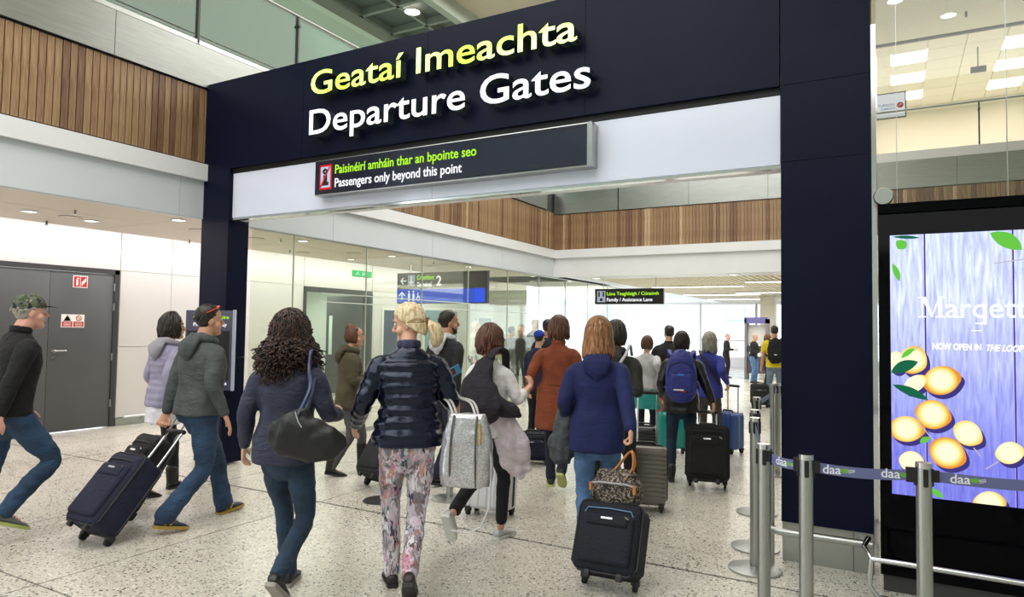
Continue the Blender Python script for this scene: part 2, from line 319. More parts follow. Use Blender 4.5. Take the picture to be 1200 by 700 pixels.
# low soffit
so = struct(box('ceiling', (-9.55, -1.5, 2.85), (-7.0, 19.5, 2.98), M_CEIL), 'low cream soffit with hatches over the side corridor', 'ceiling')
for yy in (0.9, 3.1, 5.3, 7.5, 9.7, 11.9, 14.1, 16.3):
    box('ceiling_panel', (-9.53, yy + 0.006, 2.84), (-8.3, yy + 2.194, 2.85), M_CEIL, so); box('ceiling_panel', (-8.288, yy + 0.006, 2.84), (-7.05, yy + 2.194, 2.85), M_CEIL, so)
box('cove_top', (-10.4, -1.5, 3.06), (-9.5, 19.5, 3.12), M_WHITE, so)
box('cove_lip', (-9.55, -1.5, 2.85), (-9.5, 19.5, 3.1), M_WHITE, so)
def downlight(x, y, z, label, lit=True, r=0.085, group=None):
    t = thing('downlight', label, 'light', (x, y, z), 0, group)
    bm = bmesh.new(); bm_tube(bm, [(r * math.cos(k * R(20)), r * math.sin(k * R(20)), -0.004) for k in range(18)], 0.009, 6, True); obj('trim_ring', bm, M_CHROME, t, True)
    bm = bmesh.new(); bm_cyl(bm, (0, 0), r * 0.9, -0.003, 0.0, 20); obj('diffuser', bm, M_LAMP if lit else M_SW, t)
    return t
DL = 'recessed round downlight in the low cream soffit'
for p, lb in zip(((-7.62, 5.25), (-8.73, 4.83), (-8.67, 4.1), (-9.02, 3.5), (-7.73, 7.37), (-9.0, 9.8), (-7.86, 9.62), (-7.7, 11.9), (-8.7, 13.5), (-7.6, 14.6), (-8.45, 16.2)),
        ('nearest the left black column', 'directly above the extinguisher sign side of the grey doors', 'left of the one above the grey doors', 'at the far left frame edge', 'just behind the first glass pane', 'above the open doorway and green exit sign', 'beside the pair over the glass partition near the exit sign', 'just left of the direction sign', 'above the direction sign', 'right of the direction sign', 'furthest along the corridor behind the glass')):
    downlight(p[0], p[1], 2.838, 'round soffit downlight ' + lb, True, 0.085, 'downlights in the corridor soffit')
for p, lb in zip(((-8.67, 4.55), (-8.2, 5.95), (-9.0, 8.6), (-8.2, 6.9), (-8.2, 9.0)), ('above the grey doors', 'left of the black column', 'before the open doorway', 'behind the first glass pane', 'left of the exit sign')):
    t = thing('access_hatch', 'round flush access cover in the cream soffit ' + lb, 'ceiling hatch', (p[0], p[1], 2.838), 0, 'ceiling hatches')
    bm = bmesh.new(); bm_tube(bm, [(0.12 * math.cos(k * R(20)), 0.12 * math.sin(k * R(20)), 0) for k in range(18)], 0.005, 5, True); obj('rim', bm, M_DFRAME, t, True)
    bm = bmesh.new(); bm_cyl(bm, (0, 0), 0.118, -0.004, 0.0, 22); obj('cover', bm, M_CEIL, t)
for p, lb in zip(((-8.1, 4.3), (-9.3, 6.6), (-9.3, 4.6), (-7.9, 7.1), (-8.9, 8.2), (-7.8, 10.8), (-7.8, 12.9)), ('left of the black column, the most prominent', 'next to the black column', 'over the grey double doors', 'behind the first glass pane', 'above the curly haired woman', 'left of the direction sign', 'right of the direction sign')):
    t = thing('sprinkler', 'small dark sprinkler head under the soffit ' + lb, 'sprinkler', (p[0], p[1], 2.84), 0, 'sprinkler heads')
    tube('stem', [(0, 0, 0), (0, 0, -0.05)], 0.012, M_DFRAME, t, 6); tube('deflector', [(0, 0, -0.05), (0, 0, -0.058)], 0.024, M_STEEL, t, 8)
# fascia + ledge (atrium left side) and far side
t1 = struct(box('trim_1', (-7.05, -1.5, 2.78), (-6.97, 14.45, 3.22), M_FASCIA), 'pale painted fascia over the side corridor', 'fascia')
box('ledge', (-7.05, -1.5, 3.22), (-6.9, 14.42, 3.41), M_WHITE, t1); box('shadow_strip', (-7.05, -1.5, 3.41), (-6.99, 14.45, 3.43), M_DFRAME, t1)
for yy in (0, 2.4, 4.8, 7.2, 9.6, 12.0): box('fascia_panel', (-6.97, yy + 0.004, 2.785), (-6.962, yy + 2.396, 3.215), M_FASCIA, t1)
t2 = struct(box('trim_2', (-7.05, 14.45, 2.78), (4.5, 14.53, 3.22), M_WHITE), 'white fascia across the far side of the void', 'fascia')
box('ledge', (-6.97, 14.38, 3.22), (4.5, 14.53, 3.41), M_WHITE, t2)
# cedar slats
t3 = struct(box('trim_3', (-7.05, 1.5, 3.43), (-7.0, 14.45, 4.3), M_BLACK2), 'vertical cedar slat cladding along the left of the void', 'cladding')
t4 = struct(box('trim_4', (-7.0, 14.48, 3.41), (4.5, 14.53, 4.25), M_BLACK2), 'vertical cedar slat cladding across the far side of the void', 'cladding')
def slats(n, fn, par, horiz, z0, z1, wdt):
    bases = []
    for mt in W1:
        for dz in (0, 1):
            bm = bmesh.new(); d = 0.03 + 0.004 * dz
            bm_box(bm, (0, -wdt / 2, z0) if not horiz else (-wdt / 2, -d, z0), (d, wdt / 2, z1) if not horiz else (wdt / 2, 0, z1))
            me = bpy.data.meshes.new('slat'); bmesh.ops.recalc_face_normals(bm, faces=bm.faces); bm.to_mesh(me); bm.free(); me.materials.append(mt); bases.append(me)
    wts = [6, 5, 3, 2, 1, 1, 3, 2]
    for k in range(n): shared('slat', rnd.choices(bases, wts)[0], fn(k), par)
slats(172, lambda k: (-7.0, 2.43 + 0.0705 * k, 0), t3, False, 3.44, 4.29, 0.061)
slats(158, lambda k: (-6.93 + 0.0705 * k, 14.48, 0), t4, True, 3.41, 4.25, 0.065)
# steel band above
t5 = struct(box('trim_5', (-7.1, -1.0, 4.3), (-7.0, 14.55, 4.78), M_DFRAME), 'brushed steel band under the upper balustrade', 'fascia')
for yy in (-1, 1.5, 4.0, 6.5, 9.0, 11.5): box('steel_panel', (-7.0, yy + 0.003, 4.31), (-6.94, min(yy + 2.497, 14.44), 4.775), M_STEELH, t5)
t6 = struct(box('trim_6', (-7.0, 14.5, 4.25), (4.5, 14.6, 4.78), M_DFRAME), 'brushed steel band across the far side', 'fascia')
for xx in (-6.97, -5.4, -3.8, -2.2, -0.6, 1.0, 2.6): box('steel_panel', (xx + 0.003, 14.42, 4.26), (xx + 1.597, 14.5, 4.775), M_STEELH, t6)
box('white_kerb', (-6.9, 14.45, 4.78), (4.5, 14.6, 4.95), M_WHITE, t6)
# upper balustrades
def balustrade(p0, p1, n, z, label):
    t = thing('glass_balustrade', label, 'balustrade', (p0[0], p0[1], z)); d = Vector((p1[0] - p0[0], p1[1] - p0[1], 0)); L = d.length; u = d / L
    rz = math.atan2(u.y, u.x); t.rotation_euler = (0, 0, rz)
    tube('handrail', [(0, 0, 0.95), (L, 0, 0.95)], 0.022, M_STEEL, t); box('base_channel', (0, -0.03, 0), (L, 0.03, 0.05), M_STEEL, t)
    tube('lower_rail', [(0, 0, 0.11), (L, 0, 0.11)], 0.01, M_STEEL, t, 6)
    for k in range(n + 1):
        x = L * k / n; p = box('post', (x - 0.012, -0.03, 0), (x + 0.012, 0.03, 0.93), M_DFRAME, t); tube('clamp', [(x, 0.03, 0.8), (x, -0.05, 0.8)], 0.022, M_DFRAME, p, 8)
        if k < n: box('glass_pane', (x + 0.02, -0.006, 0.07), (x + L / n - 0.02, 0.006, 0.9), M_GLASSG if p0[0] == p1[0] else M_GLASSC, t)
    return t
balustrade((-6.97, -1.02), (-6.97, 13.9), 10, 4.78, 'long green glass balustrade on the upper left walkway')
balustrade((-6.8, 14.5), (4.6, 14.5), 7, 4.79, 'glass balustrade across the far upper gallery')
# upper level surroundings
M_UW = mat('upper_green_grey_wall', (186, 196, 184), 0.5, var=0.04, vscale=1); M_COF = mat('dark_coffer', (104, 110, 104), 0.6, var=0.06)
uw = struct(box('wall_upper_left', (-12.6, -1.5, 4.6), (-12.4, 24, 8.6), M_UW), 'upper walkway wall', 'wall')
uf = struct(box('floor_upper', (-12.4, -1.5, 4.5), (-7.1, 24, 4.78), M_UW), 'upper walkway slab', 'floor'); box('upper_slab', (-7.1, 14.6, 4.5), (4.6, 24, 4.78), M_UW, uf)
struct(box('wall_rear', (-14, -9.2, 0), (6.2, -9, 7.2), M_UW), 'rear wall of the hall behind the camera', 'wall'); struct(box('wall_right', (6, -9, 0), (6.2, 31, 7.2), M_UW), 'right wall of the hall', 'wall'); box('walkway_ceiling_front', (-14, -9.2, 7.0), (-6.4, 3.0, 7.2), M_UW, uf)
cf = struct(box('ceiling_coffered', (-8.15, 3, 7.12), (-6.5, 16, 7.3), M_COF), 'dark coffered ceiling strip above the walkway', 'ceiling')
for k in range(14): box('coffer_rib', (-8.15, 4 + 0.82 * k, 7.0), (-6.5, 4.07 + 0.82 * k, 7.12), mat('coffer_rib_paint', (150, 156, 148), 0.5, var=0.04), cf)
for x in (-8.15, -7.35, -6.55): box('coffer_rib', (x, 3, 7.0), (x + 0.06, 16, 7.12), MATS['coffer_rib_paint'], cf)
cu = struct(box('ceiling_upper', (-6.45, -9, 7.05), (6, 14.45, 7.15), mat('cream_ceiling', (224, 218, 196), 0.6, var=0.02)), 'pale cream ceiling over the void', 'ceiling')
for k in range(8): box('ceiling_panel', (-6.45 + 1.45 * k + 0.006, 5.6, 7.038), (-5.0 + 1.45 * k - 0.006, 14.44, 7.05), MATS['cream_ceiling'], cu)
box('edge_beam', (-6.5, 3, 6.75), (-6.36, 14.45, 7.15), M_UW, cu); box('walkway_ceiling', (-12.4, 3, 7.0), (-8.2, 24, 7.1), M_UW, cu); box('walkway_beam', (-8.3, 3, 6.8), (-8.15, 16, 7.12), mat('pale_beam', (206, 212, 200), 0.5, var=0.02), cu)
t = downlight(-7.2, 9.2, 6.995, 'large round downlight in the dark coffered ceiling', True, 0.14)
for k, p in enumerate(((0.05, 12.6), (0.85, 13.6), (2.0, 12.9), (-0.3, 11.3))): downlight(p[0], p[1], 7.03, 'chrome downlight in the pale gallery ceiling, ' + ('nearest the column top', 'beside the sprinkler', 'at the right corner', 'at the top edge')[k], True, 0.12, 'gallery downlights')
tube('gallery_sprinkler', [(1.1, 13.6, 7.05), (1.1, 13.6, 6.95)], 0.02, M_DFRAME); tag(bpy.data.objects['gallery_sprinkler'], 'tiny sprinkler in the pale ceiling among gallery downlights', 'sprinkler')
# office behind the far gallery
ow = struct(box('wall_far_office', (-8, 19.0, 4.78), (5.5, 19.2, 7.2), mat('office_cream', (240, 230, 214), 0.6, var=0.02)), 'cream back wall of the upper office', 'wall')
oc = struct(box('ceiling_office', (-8, 14.5, 7.1), (5.5, 19.2, 7.2), MATS['office_cream']), 'tiled ceiling of the upper office', 'ceiling')
for i in range(18):
    for j in range(7):
        x = -5.6 + 0.62 * i; y = 14.6 + 0.62 * j
        lit = (i in (9, 12, 15) and j in (1, 3, 5))
        box('light_panel' if lit else 'ceiling_tile', (x + 0.006, y + 0.006, 7.07), (x + 0.614, y + 0.614, 7.1), M_LAMP if lit else MATS['office_cream'], oc)
box('header', (-8, 14.52, 7.02), (5.5, 14.58, 7.12), M_DFRAME, oc)
sg = thing('gallery_poster', 'framed white panel with a small red emblem in the upper gallery', 'sign', atY(1026, 141, 14.9))
PX = 14.9 / 14.45
box('frame', (0, 0, 0), (0.52, 0.03, 0.5), M_DFRAME, sg); box('panel', (0.02, -0.005, 0.02), (0.5, 0, 0.48), emis('backlit_white', (235, 240, 245), 0.8), sg)
M_TB = mat('pale_blue_ink', (120, 150, 200), 0.5, var=0.02)
text('lettering', 'TURKISH', (0.04, -0.008, 0.24), 0.07, M_TB, sg, 0.01); text('lettering', 'CARGO', (0.09, -0.008, 0.17), 0.07, M_TB, sg, 0.01)
bm = bmesh.new(); bm_cyl(bm, (0, 0), 0.055, 0, 0.003, 24); obj('round_emblem', bm, M_RED, sg, False, Matrix.Translation((0.42, -0.006, 0.24)) @ ROT_FRONT)
bm = bmesh.new(); bm_tube(bm, [(0.39, -0.011, 0.22), (0.42, -0.011, 0.25), (0.455, -0.011, 0.255)], [0.004, 0.009, 0.003], 5); obj('emblem_mark', bm, M_SW, sg)
hs = thing('hanging_sign', 'small dark sign on a rod hanging in the upper gallery', 'sign', atY(1146, 78, 15.5)); tube('rod', [(0, 0, 0), (0, 0, 0.62)], 0.012, M_DFRAME, hs, 6); box('plate', (-0.12, -0.02, -0.11), (0.13, 0.02, 0.0), M_DFRAME, hs)
# ================================================================== PORTAL
po = setup_empty('wall_portal', 'black portal frame carrying the gate lettering', 'wall')
for a, b in ((-6.98, -5.4), (-5.4, -3.8), (-3.8, -2.2), (-2.2, -0.70)): box('beam_panel', (a + 0.002, 5.1, 3.33), (b - 0.002, 5.37, 4.352), M_BLACK, po)
box('beam_underside', (-6.9, 5.14, 3.28), (-0.7, 5.35, 3.33), M_BLACK2, po)  # near-black strip, colour stands in for the shadow line under the beam
for z0, z1 in ((0.27, 2.78), (2.78, 3.33), (3.33, 4.36), (4.36, 5.4)): box('column_panel', (-0.692, 5.1, z0 + 0.0015), (-0.125, 5.4, z1 - 0.0015), M_BLACK, po)
for z0, z1 in ((0.02, 1.2), (1.2, 2.74), (2.74, 3.33)): box('column_panel', (-6.98, 5.1, z0 + 0.0015), (-6.52, 5.38, z1 - 0.0015), M_BLACK, po)
box('column_plinth', (-0.69, 5.13, 0.0), (-0.13, 5.38, 0.268), M_STEEL, po)
box('plinth_joint', (-0.25, 5.125, 0.0), (-0.246, 5.132, 0.26), M_DFRAME, po)
box('edge_strip', (-0.124, 5.09, 0.1), (-0.095, 5.4, 3.65), M_CHROME, po)
wb = struct(box('trim_7', (-6.52, 5.16, 2.755), (-0.695, 5.34, 3.3), M_WHITE), 'glossy white band under the black gate beam', 'fascia')
for a, b in ((-6.515, -3.75), (-3.75, -0.7)): box('band_panel', (a + 0.002, 5.145, 2.775), (b - 0.002, 5.16, 3.275), mat('band_gloss', (218, 223, 242), 0.15, var=0.01, vscale=1, coat=0.3), wb)
box('lower_trim', (-6.52, 5.13, 2.745), (-0.695, 5.2, 2.765), M_CHROME, wb)
# gate lettering: every letter its own extruded piece
def islands(bm):
    seen = set(); out = []
    for v in bm.verts:
        if v in seen: continue
        st = [v]; comp = []; seen.add(v)
        while st:
            a = st.pop(); comp.append(a)
            for e in a.link_edges:
                b = e.other_vert(a)
                if b not in seen: seen.add(b); st.append(b)
        out.append(comp)
    return out
def letters(s, x0, x1, zbase, size, face, side, parent, yf, depth, bold):
    bm = text_bm(s, size, bold, 0.0); bmesh.ops.recalc_face_normals(bm, faces=bm.faces)
    bmesh.ops.remove_doubles(bm, verts=bm.verts, dist=1e-5)
    xs_ = [v.co.x for v in bm.verts]; k = (x1 - x0) / (max(xs_) - min(xs_)); mn = min(xs_)
    for v in bm.verts: v.co.x = (v.co.x - mn) * k
    grp = []
    for comp in islands(bm):
        a = min(v.co.x for v in comp); b = max(v.co.x for v in comp); c = (a + b) / 2
        for g in grp:
            if g[0] < c < g[1]  or a < (g[0] + g[1]) / 2 < b: g[0] = min(g[0], a); g[1] = max(g[1], b); g[2] += comp; break
        else: grp.append([a, b, list(comp)])
    for g in grp:
        sel = set(g[2]); b2 = bmesh.new(); mp = {v: b2.verts.new((x0 + v.co.x, yf, zbase + v.co.y)) for v in g[2]}
        for f in bm.faces:
            if f.verts[0] in sel: b2.faces.new([mp[v] for v in f.verts])
        bnd = [e for e in b2.edges if len(e.link_faces) == 1]
        for f in b2.faces: f.material_index = 0
        ex = bmesh.ops.extrude_edge_only(b2, edges=bnd)
        for e in ex['geom']:
            if isinstance(e, bmesh.types.BMVert): e.co.y += depth
            if isinstance(e, bmesh.types.BMFace): e.material_index = 1
        me = bpy.data.meshes.new('letter'); bmesh.ops.recalc_face_normals(b2, faces=b2.faces); b2.to_mesh(me); b2.free(); me.materials.append(face); me.materials.append(side)
        o = bpy.data.objects.new('letter', me); COL.objects.link(o); o.parent = parent
    bm.free()
M_LSIDE = mat('letter_return', (70, 80, 84), 0.3, 0.3, var=0.05)
M_LG = ramp_mat('lime_letter_face', 'noise', 2.2, [(0.42, (190, 240, 70)), (0.66, (232, 255, 170))], emit=0.9, coord='World'); M_LW = emis('white_letter_face', (250, 250, 255), 1.5)
kf = 4.985 / 5.108
g1 = [atY(p[0], p[1], 4.985) for p in ((364, 112), (676, 50), (362, 158), (692, 103))]
letters('Geataí Imeachta', g1[0].x, g1[1].x, g1[0].z - 0.0, 0.345, M_LG, M_LSIDE, po, 4.985, 0.09, 0.009)
letters('Departure Gates', g1[2].x, g1[3].x, g1[2].z + 0.0, 0.36, M_LW, M_LSIDE, po, 4.985, 0.09, 0.009)
# passengers only sign
ps = thing('illuminated_sign', 'long black lightbox sign with lime and white lettering on the white band', 'sign', (-5.13, 5.03, 2.885))
box('case', (0, 0, 0), (3.03, 0.11, 0.36), M_STEEL, ps, 0.004); box('face', (0.008, -0.008, 0.012), (2.985, 0.0, 0.35), mat('sign_face', (24, 28, 48), 0.2, var=0.03), ps)
box('face_edge', (2.99, -0.01, 0.0), (3.03, 0.0, 0.36), M_CHROME, ps); box('face_inner_frame', (0.09, -0.011, 0.03), (2.94, -0.008, 0.034), M_BLACK2, ps); box('face_inner_frame', (0.09, -0.011, 0.325), (2.94, -0.008, 0.329), M_BLACK2, ps)
M_TG = emis('lime_text', (170, 235, 50), 1.1); M_TW = emis('white_text', (245, 245, 250), 1.1)
text('lime_line', 'Paisinéirí amháin thar an bpointe seo', (0.28, -0.011, 0.205), 0.125, M_TG, ps, 0.012, width=1.66)
text('white_line', 'Passengers only beyond this point', (0.28, -0.011, 0.07), 0.125, M_TW, ps, 0.012, width=1.51)
pg = box('pictogram', (0.075, -0.012, 0.055), (0.235, -0.008, 0.305), emis('picto_red', (215, 40, 40), 0.9), ps)
box('pictogram_field', (0.092, -0.015, 0.075), (0.218, -0.012, 0.285), emis('picto_blue', (190, 210, 235), 0.9), pg)
bm = bmesh.new(); bm_tube(bm, [(0.155 + 0.022 * math.cos(k * R(45)), -0.017, 0.235 + 0.022 * math.sin(k * R(45))) for k in range(8)], 0.012, 5, True); bm_box(bm, (0.11, -0.018, 0.095), (0.2, -0.015, 0.13)); bm_box(bm, (0.13, -0.018, 0.13), (0.18, -0.015, 0.2)); obj('pictogram_figure', bm, M_INK, pg)
tube('pictogram_bar', [(0.095, -0.019, 0.08), (0.215, -0.019, 0.28)], 0.007, MATS['picto_red'], pg, 6)
# queue information sign in front of the left column
ts = thing('queue_sign', 'dark portrait information sign on a steel pole in front of the left black column', 'sign stand', (-6.42, 4.88, 0), R(38))
bm = bmesh.new(); bm_cyl(bm, (0, 0), 0.17, 0, 0.018, 28, 0.15); obj('base', bm, M_CHROME, ts, 'auto'); tube('pole', [(0, 0, 0.018), (0, 0, 0.86)], 0.03, M_STEEL, ts, 14)
box('panel', (-0.28, -0.02, 0.86), (0.22, 0.02, 1.72), mat('sign_violet', (72, 70, 92), 0.35, var=0.04), ts, 0.004); box('side_frame', (0.2, -0.026, 0.855), (0.226, 0.026, 1.73), mat('pale_frame', (190, 192, 215), 0.25, 0.4, var=0.02), ts)
box('dark_field', (-0.26, -0.025, 0.97), (0.17, -0.02, 1.5), M_INK, ts)
text('lime_line', 'pláta nó tráidire', (-0.2, -0.023, 1.63), 0.055, M_TG, ts, 0.01, width=0.36); text('white_line', 'Place it in a tray', (-0.2, -0.023, 1.55), 0.055, M_TW, ts, 0.01, width=0.34); text('brand_mark', 'daa', (0.09, -0.027, 0.92), 0.05, M_TW, ts, 0.01)
# display cabinet
M_PLK = ramp_mat('screen_planks', 'noise', 6, [(0.3, (166, 170, 226)), (0.5, (194, 204, 240)), (0.7, (224, 232, 250))], emit=1.0, stretch=(9, 1, 0.9), coord='World', detail=9); 
_b = M_PLK.node_tree.nodes['Principled BSDF']; _b.inputs['Roughness'].default_value = 0.15
for mm in (M_PLK,):   # a screen: base black, light from emission only
    for l in list(mm.node_tree.links):
        if l.to_socket == _b.inputs['Base Color']: mm.node_tree.links.remove(l)
    _b.inputs['Base Color'].default_value = (0.01, 0.01, 0.01, 1)
dc = thing('display_cabinet', 'glossy black cabinet with a large lit advertising screen right of the column', 'display', (0, 4.85, 0))
box('cabinet', (-0.085, 0.0, 0.1), (1.25, 0.32, 2.39), M_GLOSSB, dc, 0.004); box('plinth', (-0.07, 0.02, 0.0), (1.24, 0.3, 0.1), M_DFRAME, dc)
box('top_strip', (-0.085, -0.012, 2.33), (1.25, 0.0, 2.39), M_GLOSSB, dc)
SX0, SX1, SZ0, SZ1 = -0.02, 0.87, 0.60, 2.19
scr = box('screen', (SX0, -0.006, SZ0), (SX1, 0.0, SZ1), M_PLK, dc)
def SP(x, y): p = atY(x, y, 4.843); return p.x, p.z
def flatpoly(pts, y, th=0.0006):
    bm = bmesh.new(); f = bm.faces.new([bm.verts.new((x, y, z)) for x, z in pts]); 
    r = bmesh.ops.extrude_face_region(bm, geom=[f]); [setattr(v.co, 'y', v.co.y + th) for v in r['geom'] if isinstance(v, bmesh.types.BMVert)]
    return bm
M_PJ = emis('screen_plank_joint', (64, 54, 150), 0.7); M_PJL = emis('screen_plank_edge', (190, 176, 240), 1.0)
nt = M_PLK.node_tree; gm = nt.nodes.new('ShaderNodeNewGeometry'); sx = nt.nodes.new('ShaderNodeSeparateXYZ'); nt.links.new(gm.outputs['Position'], sx.inputs[0])   # the pictured boards go from violet to pale
mr = nt.nodes.new('ShaderNodeMapRange'); mr.inputs[1].default_value = SZ0; mr.inputs[2].default_value = SZ1; nt.links.new(sx.outputs[2], mr.inputs[0]); rr_ = nt.nodes.new('ShaderNodeValToRGB'); rr_.color_ramp.elements[0].color = srgb((150, 146, 226)); rr_.color_ramp.elements[1].color = srgb((255, 255, 255)); rr_.color_ramp.elements[0].position = 0.15; rr_.color_ramp.elements[1].position = 0.8; nt.links.new(mr.outputs[0], rr_.inputs[0])
ls = [k for k in nt.links if k.to_socket == _b.inputs['Emission Color']][0]; so2 = ls.from_socket; mm_ = nt.nodes.new('ShaderNodeMix'); mm_.data_type = 'RGBA'; mm_.blend_type = 'MULTIPLY'; mm_.inputs[0].default_value = 1.0
nt.links.new(so2, mm_.inputs[6]); nt.links.new(rr_.outputs[0], mm_.inputs[7]); nt.links.new(mm_.outputs[2], _b.inputs['Emission Color']); _b.inputs['Emission Strength'].default_value = 1.15
for px in (1084, 1188, 1240):
    x = SP(px, 400)[0]; box('plank_joint', (x, -0.0075, SZ0), (x + 0.007, -0.006, SZ1), M_PJ, scr); box('plank_edge', (x - 0.003, -0.0075, SZ0), (x, -0.006, SZ1), M_PJL, scr)
def lemon_mat():
    m = bpy.data.materials.new('screen_lemon'); m.use_nodes = True; nt = m.node_tree; nt.nodes.remove(nt.nodes['Principled BSDF'])
    tc = nt.nodes.new('ShaderNodeTexCoord'); mp = nt.nodes.new('ShaderNodeMapping'); mp.inputs['Location'].default_value = (0.012, 0, -0.02); mp.inputs['Scale'].default_value = (11, 11, 11)
    gr = nt.nodes.new('ShaderNodeTexGradient'); gr.gradient_type = 'SPHERICAL'; nt.links.new(tc.outputs['Object'], mp.inputs[0]); nt.links.new(mp.outputs[0], gr.inputs[0])
    r = nt.nodes.new('ShaderNodeValToRGB'); e = r.color_ramp.elements; e[0].position = 0.04; e[0].color = srgb((222, 140, 50)); e[1].position = 0.5; e[1].color = srgb((255, 247, 205)); k = e.new(0.22); k.color = srgb((252, 210, 108))
    em = nt.nodes.new('ShaderNodeEmission'); em.inputs[1].default_value = 1.05; nt.links.new(gr.outputs[0], r.inputs[0]); nt.links.new(r.outputs[0], em.inputs[0]); nt.links.new(em.outputs[0], nt.nodes['Material Output'].inputs[0]); return m
M_LEM = lemon_mat()
M_SHD = emis('screen_dark_violet', (70, 64, 140), 0.75); M_LEAF = emis('screen_leaf', (104, 196, 70), 0.95); M_LEAFD = emis('screen_leaf_dark', (28, 104, 74), 0.9)
lem = [(1103, 446, 21, 17, -10), (1093, 486, 20, 17, 15), (1062, 503, 20, 15, 5), (1110, 531, 21, 18, 25), (1134, 508, 17, 14, 30), (1183, 531, 16, 13, -5), (1068, 541, 14, 12, 15), (1159, 590, 18, 14, 0), (1070, 422, 15, 17, 30), (1050, 424, 10, 12, 0), (1072, 450, 14, 9, -30)]
def clipx(v): return min(max(v, SX0 + 0.001), SX1 - 0.001)
for layer, dx, dy, mm, yy in ((0, 4, 5, M_SHD, -0.0079), (1, 0, 0, M_LEM, -0.0092)):
    for k, (cx_, cy_, a, b, rot) in enumerate(lem):
        c = SP(cx_, cy_); pts = []
        for q in range(28):
            t = q * 2 * math.pi / 28; e = 1 + (0.15 * max(0, math.cos(t)) ** 7) + 0.07 * max(0, -math.cos(t)) ** 9
            x = a * math.cos(t) * e; y = b * math.sin(t); rr = R(rot)
            g = SP(cx_ + x * math.cos(rr) - y * math.sin(rr) + dx, cy_ + x * math.sin(rr) + y * math.cos(rr) + dy)
            pts.append((clipx(g[0]) - c[0], min(max(g[1], SZ0 + 0.001), SZ1) - c[1]))
        o = obj('lemon' if layer else 'lemon_shade', flatpoly(pts, 0), mm, scr); o.location = (c[0], yy - 0.0001 * k, c[1])
def leaf(x0, y0, x1, y1, wd, mm, k):
    a = Vector(SP(x0, y0)); b = Vector(SP(x1, y1)); d = b - a; n_ = Vector((-d.y, d.x)).normalized() * wd; pts = []
    for q in range(9): t = q / 8; pts.append(a + d * t + n_ * math.sin(math.pi * t) ** 0.8)
    for q in range(7, 0, -1): t = q / 8; pts.append(a + d * t - n_ * math.sin(math.pi * t) ** 0.8 * 0.7)
    obj('leaf', flatpoly([(clipx(p.x), min(max(p.y, SZ0), SZ1 - 0.001)) for p in pts], -0.0105 - 0.0001 * k), mm, scr)
for k, a in enumerate(((1160, 273, 1198, 293, 0.05, M_LEAF), (1052, 292, 1062, 283, 0.04, M_LEAF), (1046, 278, 1078, 279, 0.012, M_LEAFD), (1046, 309, 1054, 330, 0.02, M_LEAF), (1044, 437, 1076, 424, 0.04, M_LEAFD), (1046, 451, 1088, 469, 0.03, M_LEAFD), (1056, 420, 1072, 408, 0.018, M_LEAF), (1078, 519, 1090, 513, 0.02, M_LEAF), (1088, 572, 1106, 584, 0.02, M_LEAF))): leaf(*a, k)
def stem(pts, k): 
    P_ = [SP(*p) for p in pts]; tube('stem', [(clipx(p[0]), -0.0112, p[1]) for p in P_], 0.003, emis('screen_stem', (196, 190, 190), 0.9), scr, 4)
stem(((1072, 485), (1080, 500), (1094, 516)), 0); stem(((1141, 525), (1149, 535)), 0); stem(((1170, 541), (1155, 550)), 0); stem(((1165, 309), (1200, 304)), 0); stem(((1080, 404), (1070, 412)), 0)
x0, z0 = SP(1077, 372); x1, _ = SP(1206, 372)
M_SWT = emis('screen_white', (255, 255, 255), 1.35)
def serif_M():
    bm = bmesh.new(); H_, W_ = 0.124, 0.135
    def quad(*q): 
        f = bm.faces.new([bm.verts.new((x, 0, z)) for x, z in q]); r = bmesh.ops.extrude_face_region(bm, geom=[f]); [setattr(v.co, 'y', v.co.y - 0.0006) for v in r['geom'] if isinstance(v, bmesh.types.BMVert)]
    quad((0.014, 0), (0.020, 0), (0.020, H_), (0.014, H_)); quad((W_ - 0.036, 0), (W_ - 0.016, 0), (W_ - 0.016, H_), (W_ - 0.036, H_))
    quad((0.012, H_), (0.034, H_), (0.074, 0.004), (0.062, 0.004)); quad((0.062, 0.004), (0.068, 0.004), (W_ - 0.02, H_), (W_ - 0.03, H_))
    for a, b, z in ((-0.002, 0.036, 0), (W_ - 0.05, W_ - 0.001, 0), (-0.002, 0.03, H_ - 0.006), (W_ - 0.034, W_ - 0.001, H_ - 0.006)): quad((a, z), (b, z), (b, z + 0.006), (a, z + 0.006))
    return bm
obj('headline_initial', serif_M(), M_SWT, scr, False, Matrix.Translation((x0, -0.0112, z0)))
text('headline', 'arqette', (x0 + 0.138, -0.0115, z0), 0.172, M_SWT, scr, 0.0, 0.0004, width=(x1 - x0) * 1.12 - 0.138)
for fx, zz, wd in ((0.195, 0, 0.036), (0.285, -0.038, 0.036)): box('headline_serif', (x0 + fx, -0.0119, z0 + zz), (x0 + fx + wd, -0.0111, z0 + zz + 0.006), M_SWT, scr)
xa, za = SP(1138, 388); box('dash', (xa, -0.0119, za), (xa + 0.05, -0.0111, za + 0.004), M_SWT, scr)
xa, za = SP(1093, 409); xb, _ = SP(1150, 409); text('tagline', 'NOW OPEN IN', (xa, -0.0115, za - 0.002), 0.052, M_SWT, scr, 0.02, 0.0004, width=xb - xa); xa, za = SP(1156, 411); xb, _ = SP(1200, 411)
text('tagline', 'THE LOOP', (xa, -0.0115, za - 0.002), 0.052, M_SWT, scr, 0.02, 0.0004, shear=0.3, width=xb - xa)
